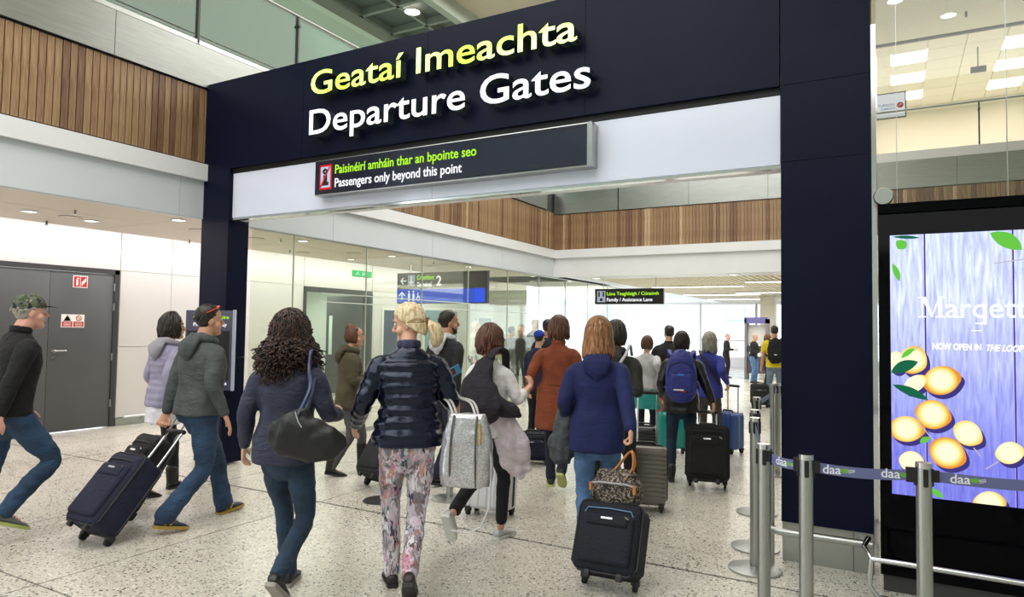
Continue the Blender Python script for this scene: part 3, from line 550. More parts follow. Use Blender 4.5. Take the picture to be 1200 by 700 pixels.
# glazing above and beside the cabinet
gz = struct(box('window_1', (-0.09, 5.0, 2.4), (1.5, 5.012, 5.4), M_GLASSC), 'clear glazing above the advertising cabinet', 'window')
for x in (0.02, 0.6, 1.2): box('glass_joint', (x, 4.996, 2.4), (x + 0.004, 5.016, 5.4), M_STEEL, gz)
dk = thing('glass_fixing', 'round brushed steel disc fixed to the glazing above the cabinet', 'fixing', (-0.055, 4.97, 2.46)); bm = bmesh.new(); bm_cyl(bm, (0, 0), 0.058, 0, 0.02, 30, 0.052); obj('disc', bm, M_STEEL, dk, 'auto', ROT_FRONT)
tube('bolt', [(0, 0, 0), (0, 0.03, 0)], 0.015, M_CHROME, dk, 8)
# rails
rl = thing('guard_rail', 'low steel tube rail wrapping the foot of the wide black column', 'rail', (0, 0, 0))
tube('rail_tube', [(-0.74, 5.02, 0.24), (-0.73, 4.96, 0.24), (-0.68, 4.95, 0.24), (-0.13, 4.95, 0.24)], 0.025, M_STEEL, rl, 12); tube('upright', [(-0.74, 5.02, 0.0), (-0.74, 5.02, 1.22)], 0.014, M_STEEL, rl, 8)
for x in (-0.55, -0.2): tube('bracket', [(x, 4.95, 0.24), (x, 5.13, 0.2)], 0.012, M_STEEL, rl, 6)
r2 = thing('cabinet_rail', 'thin steel bumper rail in front of the advertising cabinet', 'rail', (0, 0, 0))
tube('rail_tube', [(-0.15, 4.84, 0.31), (-0.17, 4.68, 0.30), (-0.13, 4.62, 0.25), (1.2, 4.6, 0.25)], 0.016, M_CHROME, r2, 10); tube('end_loop', [(-0.13, 4.62, 0.25), (-0.14, 4.6, 0.1), (-0.1, 4.6, 0.04), (0.0, 4.62, 0.03)], 0.016, M_CHROME, r2, 10); tube('bracket', [(0.6, 4.6, 0.25), (0.6, 4.84, 0.25)], 0.012, M_CHROME, r2)
# ================================================================== GLASS PARTITION
gp = struct(box('window_2', (-7.0, 5.8, 0.0), (-6.93, 19.0, 0.05), M_STEEL), 'tall frameless glass partition along the side corridor', 'window')
box('head_channel', (-7.0, 5.8, 2.76), (-6.94, 19, 2.78), M_STEEL, gp)
yj = [5.80, 6.49, 7.93, 9.33, 10.76, 12.26, 13.68, 15.1, 16.5, 17.9, 19.0]
for a, b in zip(yj, yj[1:]):
    box('glass_pane', (-6.975, a + 0.006, 0.05), (-6.963, b - 0.006, 2.76), M_GLASS, gp); box('pane_edge', (-6.978, b - 0.006, 0.05), (-6.960, b + 0.006, 2.76), mat('glass_edge', (196, 204, 192), 0.3, var=0.03), gp)
for z in (1.9, 2.02): box('manifestation_line', (-6.962, 7.0, z), (-6.960, 19, z + 0.012), mat('frosted_strip', (236, 240, 228), 0.4, var=0.01), gp)
cn = thing('corridor_sign', 'black and blue overhead direction sign behind the glass partition', 'sign', atY(465, 356, 9.5)); cn.location = (-7.62, 9.5, 2.03); cn.scale = (1, 1, 1)
cn.location = atY(465, 355, 11.0); k_ = 11.0 / 9.5
box('case', (0, 0.01, -0.02), (2.14, 0.09, 0.60), M_DFRAME, cn); box('black_field', (0.0, 0.0, 0.27), (2.12, 0.01, 0.6), mat('sign_charcoal', (58, 56, 54), 0.4, var=0.03), cn); box('blue_field', (0.0, 0.0, 0.0), (2.1, 0.01, 0.27), emis('sign_blue', (62, 92, 218), 0.95), cn)
for x in (0.3, 1.8): tube('hanger', [(x, 0.05, 0.6), (x, 0.05, 2.84 - cn.location.z)], 0.01, M_STEEL, cn, 6)
text('lime_line', 'Críochfort', (0.5, -0.004, 0.46), 0.13, M_TG, cn, 0.02, width=0.42); text('white_line', 'Terminal', (0.5, -0.004, 0.32), 0.13, M_TW, cn, 0.02, width=0.36); text('number', '2', (0.97, -0.004, 0.34), 0.27, M_TW, cn, 0.02)
def arrow(par, x, z, s, ang, m=M_TW):
    bm = bmesh.new(); bm_box(bm, (-0.5, -0.002, -0.07), (0.4, 0, 0.07))
    for q in (1, -1): bm_tube(bm, [(0.0, -0.002, 0.42 * q), (0.42, -0.002, 0)], 0.08, 6)
    obj('arrow', bm, m, par, False, Matrix.Translation((x, -0.003, z)) @ Matrix.Rotation(ang, 4, 'Y') @ Matrix.Diagonal((s, 0.03, s, 1)))
arrow(cn, 0.16, 0.44, 0.15, R(180)); arrow(cn, 0.13, 0.14, 0.17, R(-90))
bm = bmesh.new(); bm_box(bm, (0.27, -0.003, 0.34), (0.45, 0, 0.56)); obj('terminal_icon', bm, emis('icon_grey', (170, 180, 190), 0.8), cn); bm = bmesh.new(); bm_box(bm, (0.3, -0.006, 0.4), (0.42, -0.003, 0.42)); bm_box(bm, (0.35, -0.006, 0.35), (0.37, -0.003, 0.54)); obj('aircraft_icon', bm, M_TW, cn)
for x in (0.31, 0.42):
    bm = bmesh.new(); bm_cyl(bm, (0, 0), 0.02, 0, 0.003, 12); bmesh.ops.transform(bm, matrix=Matrix.Translation((x, -0.003, 0.22)) @ ROT_FRONT, verts=bm.verts)
    bm_box(bm, (x - 0.022, -0.005, 0.1), (x + 0.022, -0.001, 0.19)); bm_box(bm, (x - 0.018, -0.005, 0.03), (x - 0.003, -0.001, 0.1)); bm_box(bm, (x + 0.003, -0.005, 0.03), (x + 0.018, -0.001, 0.1)); obj('person_icon', bm, M_TW, cn)
bm = bmesh.new(); bm_tube(bm, [(0.54 + 0.04 * math.cos(k * R(45)), -0.003, 0.08 + 0.04 * math.sin(k * R(45))) for k in range(8)], 0.007, 5, True); bm_box(bm, (0.52, -0.005, 0.1), (0.54, -0.001, 0.2)); bm_box(bm, (0.52, -0.005, 0.12), (0.58, -0.001, 0.135)); obj('wheelchair_icon', bm, M_TW, cn)
ex = thing('exit_sign', 'small green exit sign glowing above the open doorway', 'sign', (-10.357, 11.32, 2.67)); box('panel', (0, 0, 0), (0.02, 0.62, 0.13), emis('exit_green', (60, 205, 120), 1.2), ex)
text('lettering', 'EXIT', (0.023, 0.3, 0.03), 0.09, M_TW, ex, 0.01, M=ROT_PX); bm = bmesh.new(); bm_tube(bm, [(0.023, 0.1, 0.03), (0.023, 0.14, 0.07), (0.023, 0.17, 0.1)], 0.008, 5); bm_tube(bm, [(0.023, 0.14, 0.07), (0.023, 0.2, 0.04)], 0.008, 5); obj('running_figure', bm, M_TW, ex)
fm = thing('lane_sign', 'small black overhead family lane sign with lime and white lettering', 'sign', (-6.32, 15.4, 2.18)); box('case', (0, 0, 0), (1.69, 0.08, 0.37), M_INK, fm)
box('family_icon', (0.06, -0.004, 0.05), (0.27, 0, 0.32), emis('icon_grey', (170, 180, 190), 0.8), fm)
bm = bmesh.new(); bm_box(bm, (0.09, -0.007, 0.18), (0.13, -0.004, 0.3)); bm_box(bm, (0.2, -0.007, 0.18), (0.24, -0.004, 0.3)); bm_box(bm, (0.13, -0.007, 0.08), (0.2, -0.004, 0.14)); obj('family_figures', bm, M_INK, fm)
text('lime_line', 'Lána Teaghlaigh / Cúnaimh', (0.31, -0.003, 0.215), 0.115, M_TG, fm, 0.012, width=1.27); text('white_line', 'Family / Assistance Lane', (0.31, -0.003, 0.07), 0.115, M_TW, fm, 0.012, width=1.12)
for x in (0.2, 1.5): tube('hanger', [(x, 0.04, 0.37), (x, 0.04, 0.62)], 0.008, M_STEEL, fm, 6)
# posters / windows on the corridor wall
for k, (y0, y1, z0, z1, c1, c2, lab) in enumerate(((12.35, 12.95, 0.3, 2.0, (40, 46, 84), (70, 80, 120), 'dark blue framed poster on the corridor wall behind the blonde head'), (13.95, 15.5, 0.9, 2.05, (120, 152, 172), (128, 160, 140), 'wide blue green framed poster on the corridor wall behind the glass'), (16.5, 17.3, 0.4, 1.9, (70, 100, 90), (90, 130, 110), 'narrow green framed panel far along the corridor wall'))):
    pt = thing('wall_poster', lab, 'poster', (-10.355, y0, z0)); box('frame', (0, 0, 0), (0.02, y1 - y0, z1 - z0), M_SW, pt); box('print', (0.02, 0.05, 0.05), (0.024, y1 - y0 - 0.05, z1 - z0 - 0.05), ramp_mat('poster_print_%s' % 'abc'[k], 'noise', 1.6, [(0.4, c1), (0.6, c2)], rough=0.3), pt)
# ================================================================== FAR HALL
fc = struct(box('ceiling_far', (-10.4, 14.6, 2.95), (4.5, 31, 3.1), mat('far_ceiling_paint', (232, 226, 206), 0.6, var=0.02)), 'slatted cream ceiling of the far security hall', 'ceiling')
bm = bmesh.new()
for k in range(64): bm_box(bm, (-6.6 + 0.15 * k, 15.6, 2.86), (-6.54 + 0.15 * k, 30.4, 2.95))
s_ = obj('ceiling_slats', bm, mat('pale_ceiling_slat', (238, 232, 212), 0.5, var=0.02), fc); s_['kind'] = 'stuff'
box('ceiling_margin', (-9.5, 14.6, 2.84), (-6.6, 31, 2.95), M_WHITE, fc); box('ceiling_margin', (-6.6, 14.6, 2.80), (4.5, 15.55, 2.95), M_WHITE, fc)
for k, (x, y) in enumerate(((-6.2, 15.2), (-7.4, 16.4), (-3.0, 15.1))): downlight(x, y, 2.795 if y < 15.5 else 2.835, 'bright downlight fronting the far hall ceiling, ' + ('left of the family lane sign', 'behind the last glass panes', 'near the right end of the slats')[k], True, 0.12, 'far hall downlights')
for k, (x, y) in enumerate(((-4.9, 19.5), (-2.0, 18.0), (-5.2, 24.0), (-3.2, 23.0), (-1.8, 27.5), (-5.2, 27.5))):
    lp = thing('linear_lamp', 'long white strip lamp among the far ceiling slats, ' + ('first row at left', 'first row at right by the column', 'third row at left', 'second row in the middle', 'last row at right', 'last row at left')[k], 'light', (x, y, 2.825), 0, 'strip lamps of the far hall'); box('housing', (-1.3, -0.07, 0.0), (1.3, 0.07, 0.03), M_WHITE, lp); box('diffuser', (-1.28, -0.06, -0.01), (1.28, 0.06, 0.0), M_LAMP, lp)
wf = struct(box('wall_far', (-14, 30.9, 0), (4.5, 31.1, 0.45), M_WHITE), 'low sill wall under the far windows', 'wall'); box('window_head', (-14, 30.9, 2.75), (4.5, 31.1, 3.1), M_WHITE, wf)
w3 = struct(box('window_3', (-14, 30.98, 0.45), (4.5, 31.0, 2.75), M_GLASSC), 'bright full-width windows at the far end', 'window')
for x in (-13, -11.2, -9.4, -7.6, -5.2, -2.6, 0.2, 2.8): box('mullion', (x - 0.05, 30.9, 0.45), (x + 0.05, 31.05, 2.75), M_STEEL, w3)
box('transom', (-14, 30.92, 1.15), (4.5, 31.03, 1.2), M_STEEL, w3)
for lab, lo, hi in (('far_pier', (-4.25, 26, 0), (-3.75, 26.5, 2.86)),): struct(box('wall_pier', lo, hi, mat('pier_paint', (226, 220, 200), 0.5, var=0.02)), 'pale square pier in the far hall', 'pier')
M_EXT = mat('exterior_render', (236, 240, 246), 0.7, var=0.02)
eb = thing('far_building', 'pale building outside beyond the far windows', 'building', (0, 45, 0)); box('facade', (-26, 0, 0), (8, 1, 9), M_EXT, eb)
for k, (x, z) in enumerate(((-18.5, 2.1), (-14.5, 0.8), (-14.3, 3.0), (-9.5, 2.2), (-5.3, 2.3), (-2, 2.2), (-22, 2.2))): f = box('window', (x, -0.05, z), (x + 1.3, 0, z + 1.5), mat('exterior_pane', (160, 178, 205), 0.3, var=0.03), eb); box('pane', (x + 0.1, -0.07, z + 0.1), (x + 1.2, -0.05, z + 1.4), mat('exterior_pane_b', (178, 196, 222), 0.2, var=0.03), f)
st_ = struct(box('ground', (-30, 31.2, -0.1), (12, 60, -0.02), mat('outdoor_paving', (210, 212, 214), 0.7, var=0.04)), 'pale paving outside', 'ground')
# security frame and desks far away
sf = thing('scanner_frame', 'grey walk-through screening frame with a violet header in the far hall', 'scanner', (-4.35, 23.6, 0)); 
for x in (0, 0.66): box('side_panel', (x, 0, 0), (x + 0.07, 0.5, 2.0), mat('scanner_grey', (120, 118, 122), 0.5, var=0.03), sf)
box('header', (0, 0, 1.85), (0.73, 0.5, 2.05), mat('scanner_violet', (96, 92, 150), 0.4, var=0.03), sf); box('tray_shelf', (0.05, 0.05, 0.9), (0.68, 0.45, 1.1), M_DFRAME, sf); box('back_panel', (0.07, 0.3, 1.15), (0.66, 0.34, 1.8), M_SW, sf); box('lower_cabinet', (0.07, 0.05, 0.2), (0.66, 0.45, 0.75), mat('scanner_dark', (72, 66, 80), 0.5, var=0.04), sf)
dp = thing('divider_screen', 'pale freestanding partition screen in the far hall beside the frame', 'partition', (-3.2, 25.2, 0)); box('panel', (0, 0, 0.2), (1.8, 0.05, 1.95), mat('divider_cream', (232, 226, 210), 0.5, var=0.02), dp); box('foot', (0.1, -0.2, 0), (0.15, 0.25, 0.2), M_STEEL, dp); box('foot', (1.6, -0.2, 0), (1.65, 0.25, 0.2), M_STEEL, dp)
# ================================================================== STANCHIONS
M_BELT = mat('belt_blue_grey', (96, 102, 146), 0.6, bump=0.1, bscale=400, var=0.05); M_BELTT = mat('belt_print', (226, 228, 238), 0.5, var=0.02); M_BELTG = mat('belt_leaf', (104, 160, 66), 0.5, var=0.05)
def stanchion(x, y, label, base=0.17, h=1.0, first=None):
    t = thing('queue_stanchion', label, 'stanchion', (x, y, 0), 0, 'stainless queue stanchions')
    bm = bmesh.new(); bm_cyl(bm, (0, 0), base, 0, 0.012, 36); bm_cyl(bm, (0, 0), base, 0.012, 0.03, 36, 0.05); obj('base', bm, M_STEEL, t, 'auto')
    bm = bmesh.new(); bm_cyl(bm, (0, 0), 0.032, 0.02, h - 0.0, 28); obj('pole', bm, M_STEEL, t, 'auto')
    bm = bmesh.new(); bm_cyl(bm, (0, 0), 0.0335, h - 0.02, h + 0.004, 28); obj('cap', bm, M_CHROME, t, 'auto')
    for a in (0, 90, 180, 270):
        bm = bmesh.new(); bm_rbox(bm, (0.026, -0.01, h - 0.1), (0.039, 0.01, h - 0.022), 0.003, 1); obj('belt_slot', bm, M_RUBBER, t, False, Matrix.Rotation(R(a + 12), 4, 'Z'))
    return t
posts = dict(A=(-0.59, 3.73), B=(-0.37, 3.53), C=(0.11, 3.61), D=(-0.82, 4.82), E=(-0.9, 5.3), F=(-1.06, 6.32), G=(-1.14, 8.12), H=(0.75, 3.72), I=(-1.22, 10.2))
labs = dict(A='near steel queue post left of the first printed belt section', B='near steel queue post between two printed belt sections left of the column edge', C='near steel queue post standing in front of the lit lemon screen', D='steel queue post with its whole disc base in view at the column corner', E='steel queue post just behind the corner post by the black column', F='steel queue post further along the lane beyond the column corner', G='thin distant steel queue post before the man in yellow', H='steel queue post beyond the right edge holding the belt end', I='most distant steel queue post in the lane')
for k in posts: stanchion(posts[k][0], posts[k][1], labs[k], 0.17 if k not in 'ABC' else 0.17)
def belt(a, b, label, z=0.946, n_print=1, offs=(0.5,)):
    A = Vector((*posts[a], z)) ; B = Vector((*posts[b], z)); d = B - A; L = d.length; u = d / L
    t = thing('belt_barrier', label, 'barrier belt', A, math.atan2(u.y, u.x), 'retractable queue belts')
    bm = bmesh.new(); N = 10; prev = None
    for k in range(N + 1):
        x = 0.036 + (L - 0.072) * k / N; sag = -0.012 * math.sin(math.pi * k / N)
        cur = [bm.verts.new((x, yy, zz + sag)) for yy, zz in ((-0.001, -0.024), (0.001, -0.024), (0.001, 0.024), (-0.001, 0.024))]
        if prev: [bm.faces.new((prev[i], prev[(i + 1) % 4], cur[(i + 1) % 4], cur[i])) for i in range(4)]
        prev = cur
    obj('webbing', bm, M_BELT, t)
    box('buckle', (0.03, -0.008, -0.026), (0.06, 0.008, 0.026), M_RUBBER, t); box('cassette', (L - 0.07, -0.014, -0.032), (L - 0.033, 0.014, 0.032), M_RUBBER, t)
    for o in offs:
        x = L * o; sg = -0.012 * math.sin(math.pi * o)
        text('print', 'daa', (x - 0.075, -0.0018, sg - 0.014), 0.058, M_BELTT, t, 0.012, 0.0002)
        bm = flatpoly([(x + 0.02 + 0.02 * math.cos(q * R(30)) + 0.004 * math.sin(q * R(60)), sg + 0.002 + 0.011 * math.sin(q * R(30))) for q in range(12)], -0.0022, 0.0004); obj('leaf_mark', bm, M_BELTG, t)
        for q in range(3): bm = bmesh.new(); bm_tube(bm, [(x + 0.036, -0.0022, sg - 0.006 + q * 0.006), (x + 0.05, -0.0022, sg - 0.003 + q * 0.006), (x + 0.062, -0.0022, sg + 0.002 + q * 0.004)], 0.0011, 4); obj('swoosh', bm, M_BELTT, t)
    return t
belt('A', 'B', 'short printed blue grey belt between the two nearest posts', offs=(0.56,)); belt('B', 'C', 'printed blue grey belt in front of the column edge and screen', offs=(0.30, 0.80)); belt('C', 'H', 'printed blue grey belt across the lower part of the lemon screen', offs=(0.27,))
belt('D', 'E', 'short grey belt between posts at the column corner', offs=()); belt('F', 'G', 'grey belt running down the lane toward the yellow shirt', offs=()); belt('G', 'I', 'distant grey belt at the end of the lane', offs=()); belt('A', 'D', 'slack dark belt behind the nearest post', offs=())
sp_ = at(527, 585)
for p, lab in (((sp_.x, sp_.y), 'steel queue post with round base behind the silver handbag'), ((-7.3 + 0.9, 5.9), 'steel queue post beyond the tray sign')):
    stanchion(p[0], p[1], lab)
mat_ = thing('floor_disc', 'flat round black base plate on the terrazzo left of the floral leggings', 'base plate', at(446, 587, 0)); bm = bmesh.new(); bm_cyl(bm, (0, 0), 0.16, 0, 0.012, 32, 0.15); obj('plate', bm, M_RUBBER, mat_, 'auto')
# ================================================================== PEOPLE: mesh tools
def cat(pts, rad, step=0.03):
    """Catmull-Rom resample of a centre line with per-point (a, b) radii."""
    P_ = [Vector(p) for p in pts]; r = [np.array(q if isinstance(q, (tuple, list)) else (q, q), float) for q in rad]
    oP, oR = [], []
    for i in range(len(P_) - 1):
        p0 = P_[max(i - 1, 0)]; p1 = P_[i]; p2 = P_[i + 1]; p3 = P_[min(i + 2, len(P_) - 1)]
        n = max(1, int((p2 - p1).length / step))
        for k in range(n):
            t = k / n; t2 = t * t; t3 = t2 * t
            oP.append(0.5 * ((2 * p1) + (p2 - p0) * t + (2 * p0 - 5 * p1 + 4 * p2 - p3) * t2 + (3 * p1 - p0 - 3 * p2 + p3) * t3))
            s = t * t * (3 - 2 * t); oR.append(r[i] * (1 - s) + r[i + 1] * s)
    oP.append(P_[-1]); oR.append(r[-1]); return oP, oR
def sweep(bm, pts, rad, ref=(1, 0, 0), n=14, step=0.03, cap=True, mod=None, sq=2.0):
    """Closed swept tube; ref = direction of radius a; mod(t, length) scales the radius."""
    P_, Q = cat(pts, rad, step); ref = Vector(ref); L = len(P_); rings = []; acc = 0
    if cap:
        d0 = (P_[0] - P_[1]).normalized(); d1 = (P_[-1] - P_[-2]).normalized()
        pre = [(P_[0] + d0 * min(Q[0]) * 0.75, Q[0] * 0.45), (P_[0] + d0 * min(Q[0]) * 0.4, Q[0] * 0.82)]
        post = [(P_[-1] + d1 * min(Q[-1]) * 0.4, Q[-1] * 0.82), (P_[-1] + d1 * min(Q[-1]) * 0.75, Q[-1] * 0.45)]
        seq = pre + list(zip(P_, Q)) + post
    else: seq = list(zip(P_, Q))
    for i, (p, q) in enumerate(seq):
        a_ = seq[max(i - 1, 0)][0]; b_ = seq[min(i + 1, len(seq) - 1)][0]; t = (b_ - a_).normalized()
        if i: acc += (p - seq[i - 1][0]).length
        u = ref - t * ref.dot(t); u = u.normalized() if u.length > 0.05 else t.orthogonal().normalized(); v = t.cross(u)
        k = mod(acc) if mod else 1.0; ring = []
        for j in range(n):
            an = 2 * math.pi * j / n; c, s = math.cos(an), math.sin(an)
            if sq != 2.0: c = math.copysign(abs(c) ** (2 / sq), c); s = math.copysign(abs(s) ** (2 / sq), s)
            ring.append(bm.verts.new(p + u * (c * q[0] * k) + v * (s * q[1] * k)))
        rings.append(ring)
    for A, B in zip(rings, rings[1:]):
        for j in range(n): bm.faces.new((A[j], A[(j + 1) % n], B[(j + 1) % n], B[j]))
    bm.faces.new(rings[0][::-1]); bm.faces.new(rings[-1])
def ball(bm, c, r, M=None, n=12):
    rx, ry, rz = r if isinstance(r, (tuple, list)) else (r, r, r); c = Vector(c)
    m = Matrix.Translation(c) @ (M.to_4x4() if M else Matrix()) @ Matrix.Diagonal((rx, ry, rz, 1))
    bmesh.ops.create_uvsphere(bm, u_segments=n, v_segments=n // 2 + 2, radius=1, matrix=m)
def fuse(name, bm, vox, m, parent, dec=0.4, smooth=2, fold=0.0, ffreq=9.0, fst=(1, 1, 0.5), post=None):
    """Union of closed shells -> one continuous surface, baked to a plain mesh."""
    bmesh.ops.recalc_face_normals(bm, faces=bm.faces)
    me = bpy.data.meshes.new(name); bm.to_mesh(me); bm.free(); o = bpy.data.objects.new('tmp', me); TMP.collection.objects.link(o)
    r = o.modifiers.new('r', 'REMESH'); r.mode = 'VOXEL'; r.voxel_size = vox; r.use_smooth_shade = True
    s = o.modifiers.new('s', 'SMOOTH'); s.factor = 0.5; s.iterations = smooth
    if dec < 1: d = o.modifiers.new('d', 'DECIMATE'); d.ratio = dec
    TMP.view_layers[0].update(); dg = TMP.view_layers[0].depsgraph
    out = bpy.data.meshes.new_from_object(o.evaluated_get(dg)); bpy.data.objects.remove(o); bpy.data.meshes.remove(me); out.name = name
    out.materials.clear(); out.materials.append(m)
    nv = len(out.vertices); co = np.empty(nv * 3, 'f'); out.vertices.foreach_get('co', co); co = co.reshape(-1, 3)
    if fold:
        no = np.empty(nv * 3, 'f'); out.vertices.foreach_get('normal', no); no = no.reshape(-1, 3); amp = np.empty(nv, 'f')
        for i in range(nv):
            p = co[i]; amp[i] = noise.noise(Vector((p[0] * ffreq * fst[0] + 3.1, p[1] * ffreq * fst[1], p[2] * ffreq * fst[2]))) + 0.5 * noise.noise(Vector((p[0] * ffreq * 2.3, p[1] * ffreq * 2.3 + 7, p[2] * ffreq * 2.3)))
        co = co + no * (amp * fold)[:, None]
    if post is not None: co = post(co)
    out.vertices.foreach_set('co', co.astype('f').ravel()); out.update(); out.shade_smooth()
    ob = bpy.data.objects.new(name, out); COL.objects.link(ob)
    if parent: ob.parent = parent
    return ob
def ik(a, b, l1, l2, pole):
    d = b - a; D = d.length
    if D > (l1 + l2) * 0.999: b = a + d * ((l1 + l2) * 0.999 / D); d = b - a; D = d.length
    x = (l1 * l1 - l2 * l2 + D * D) / (2 * D); h = math.sqrt(max(0, l1 * l1 - x * x)); u = d / D
    p = pole - u * pole.dot(u); p = p.normalized() if p.length > 1e-4 else u.orthogonal(); return a + u * x + p * h, b
SKIN = lambda k: mat('skin_%s' % k, dict(fair=(222, 172, 148), pink=(226, 168, 150), tan=(188, 136, 108), mid=(206, 154, 126))[k], 0.5, bump=0.1, bscale=150, var=0.06, vscale=12)
def hair_mat(name, a, b_, c_):
    return ramp_mat(name, 'noise', 9, [(0.3, a), (0.52, b_), (0.72, c_)], rough=0.42, bump=0.25, stretch=(9, 9, 1.3))
HAIR = dict(dark=((16, 11, 10), (34, 24, 20), (58, 42, 34)), brown=((52, 28, 18), (92, 54, 36), (128, 82, 56)), red=((48, 24, 18), (88, 48, 36), (128, 78, 58)), blonde=((172, 140, 100), (228, 206, 166), (250, 240, 214)),
            caramel=((78, 48, 28), (140, 94, 58), (190, 142, 96)), grey=((110, 104, 98), (160, 154, 146), (200, 196, 188)), curly=((16, 10, 9), (46, 28, 24), (112, 72, 56)))
HR = [(-.118, .022, .070, .030), (-.104, .040, .084, .010), (-.085, .050, .089, -.020), (-.06, .058, .088, -.055), (-.03, .065, .085, -.082), (0, .071, .086, -.096), (.03, .075, .09, -.102), (.06, .075, .088, -.1), (.085, .068, .076, -.09), (.105, .052, .055, -.068), (.118, .03, .028, -.04)]
def head_shell(bm, M, k=1.0, n=24, face=None, inside=0.86, jit=0.0, zoff=0.0):
    rings = []
    zs = [HR[0][0] + (HR[-1][0] - HR[0][0]) * i / 20 for i in range(21)]
    def lerp(z):
        for a, b in zip(HR, HR[1:]):
            if z <= b[0] + 1e-9: t = (z - a[0]) / (b[0] - a[0]); return [a[j] + (b[j] - a[j]) * t for j in range(4)]
        return list(HR[-1])
    for z in zs:
        _, wd, f, b = lerp(z); mid = (f + b) / 2; hl = (f - b) / 2; ring = []
        for j in range(n):
            an = 2 * math.pi * j / n; x = wd * math.cos(an); y = mid + hl * math.sin(an); kk = k
            if face is not None and face(x, y, z): kk = inside
            elif jit: kk = k + jit * noise.noise(Vector((x * 30, y * 30, z * 30)))
            ring.append(bm.verts.new(M @ Vector((x * kk, y * kk, (z + zoff) * kk))))
        rings.append(ring)
    for A, B in zip(rings, rings[1:]):
        for j in range(n): bm.faces.new((A[j], A[(j + 1) % n], B[(j + 1) % n], B[j]))
    t = bm.verts.new(M @ Vector((0, -0.006, 0.1215 * k + zoff))); b = bm.verts.new(M @ Vector((0, 0.045, -0.123 * (k if face is None else inside))))
    for j in range(n): bm.faces.new((rings[-1][j], rings[-1][(j + 1) % n], t)); bm.faces.new((rings[0][(j + 1) % n], rings[0][j], b))
def FACE_BACK(x, y, z):          # True where a cropped hair shell must sink under the skin
    return y > (0.05 if z > 0.082 else 0.034 if z > 0.045 else 0.012 if z > -0.01 else -0.03 if z > -0.05 else -0.062) or z < -0.078
def strands(bm, M, n, zlen, phi0=55, r=0.0085, flare=1.0, wob=0.0, wfreq=60, seg=12, lift=1.0, jl=0.03, part=0.0, sides=6, crown=1.0, tuck=0.0):
    """Locks from the crown over the skull, hanging to z = zlen."""
    for i in range(n):
        ph = R(phi0 + (360 - 2 * phi0) * ((i + rnd.random() * 0.8) / n)); l = zlen + rnd.uniform(-jl, jl); pts = []; rr = []; w0 = rnd.random() * 6; rj = rnd.uniform(0.97, 1.06) * lift
        for k in range(seg + 1):
            t = k / seg
            ps = R(8 + 105 * min(1, t * 1.7)); ps = min(ps, R(96))
            x = 0.079 * math.sin(ps) * math.sin(ph) * rj; y = -0.008 + 0.099 * math.sin(ps) * math.cos(ph) * rj; z = 0.004 + 0.122 * math.cos(ps) * rj * crown
            if t > 0.52:
                u = (t - 0.52) / 0.48; z = z + (l - z) * u; f = 1 + (flare - 1) * u - tuck * u * u; x *= f; y = -0.008 + (y + 0.008) * f
            a = wob * (0.3 + t); x += a * math.sin(w0 + z * wfreq + i); y += a * math.cos(w0 * 2 + z * wfreq * 1.1 + i * 2.1)
            pts.append(M @ Vector((x, y, z))); rr.append(r * (0.75 + 0.35 * math.sin(math.pi * min(1, t * 1.1))) * (0.45 if k == seg else 1))
        bm_tube(bm, pts, rr, sides)
def hand(bm, W, d, nrm, s, curl=25, thumb=1, spread=4, fr=0.0085):
    """W wrist, d finger direction, nrm = palm facing, s = scale; thumb side = thumb * (d x nrm)."""
    d = d.normalized(); nrm = (nrm - d * nrm.dot(d)).normalized(); sd = d.cross(nrm) * thumb
    sweep(bm, [W - d * 0.02 * s, W + d * 0.03 * s, W + d * 0.085 * s], [(0.026 * s, 0.019 * s), (0.036 * s, 0.017 * s), (0.040 * s, 0.013 * s)], ref=sd, n=12, step=0.02)
    for k, (off, ln) in enumerate(((0.031, 0.072), (0.0105, 0.08), (-0.0105, 0.075), (-0.031, 0.058))):
        p = W + d * (0.082 * s) + sd * off * s; pts = [p - d * 0.015 * s, p]; a = 0; dirv = (d + sd * math.tan(R(spread)) * off / 0.02 * 0.6).normalized()
        ax = dirv.cross(nrm).normalized()
        for q, f in enumerate((0.45, 0.3, 0.25)):
            a += curl * (0.8 if q == 0 else 1.05) + k * 2.0; v = Matrix.Rotation(R(a), 3, ax) @ dirv; pts.append(pts[-1] + v * ln * f * s)
        bm_r = [fr * s * 1.05, fr * s * 1.05, fr * s, fr * s * 0.92, fr * s * 0.8]
        sweep(bm, pts, bm_r, ref=sd, n=8, step=0.012)
    t0 = W + d * 0.022 * s + sd * 0.024 * s; v = (d * 0.75 + sd * 0.62 + nrm * 0.25).normalized(); v2 = (d * 0.9 + sd * 0.2 + nrm * (0.3 + curl * 0.008)).normalized()
    sweep(bm, [t0 - v * 0.01 * s, t0 + v * 0.035 * s, t0 + v * 0.035 * s + v2 * 0.03 * s, t0 + v * 0.033 * s + v2 * 0.052 * s], [0.013 * s, 0.0115 * s, 0.0095 * s, 0.0078 * s], ref=nrm, n=8, step=0.012)

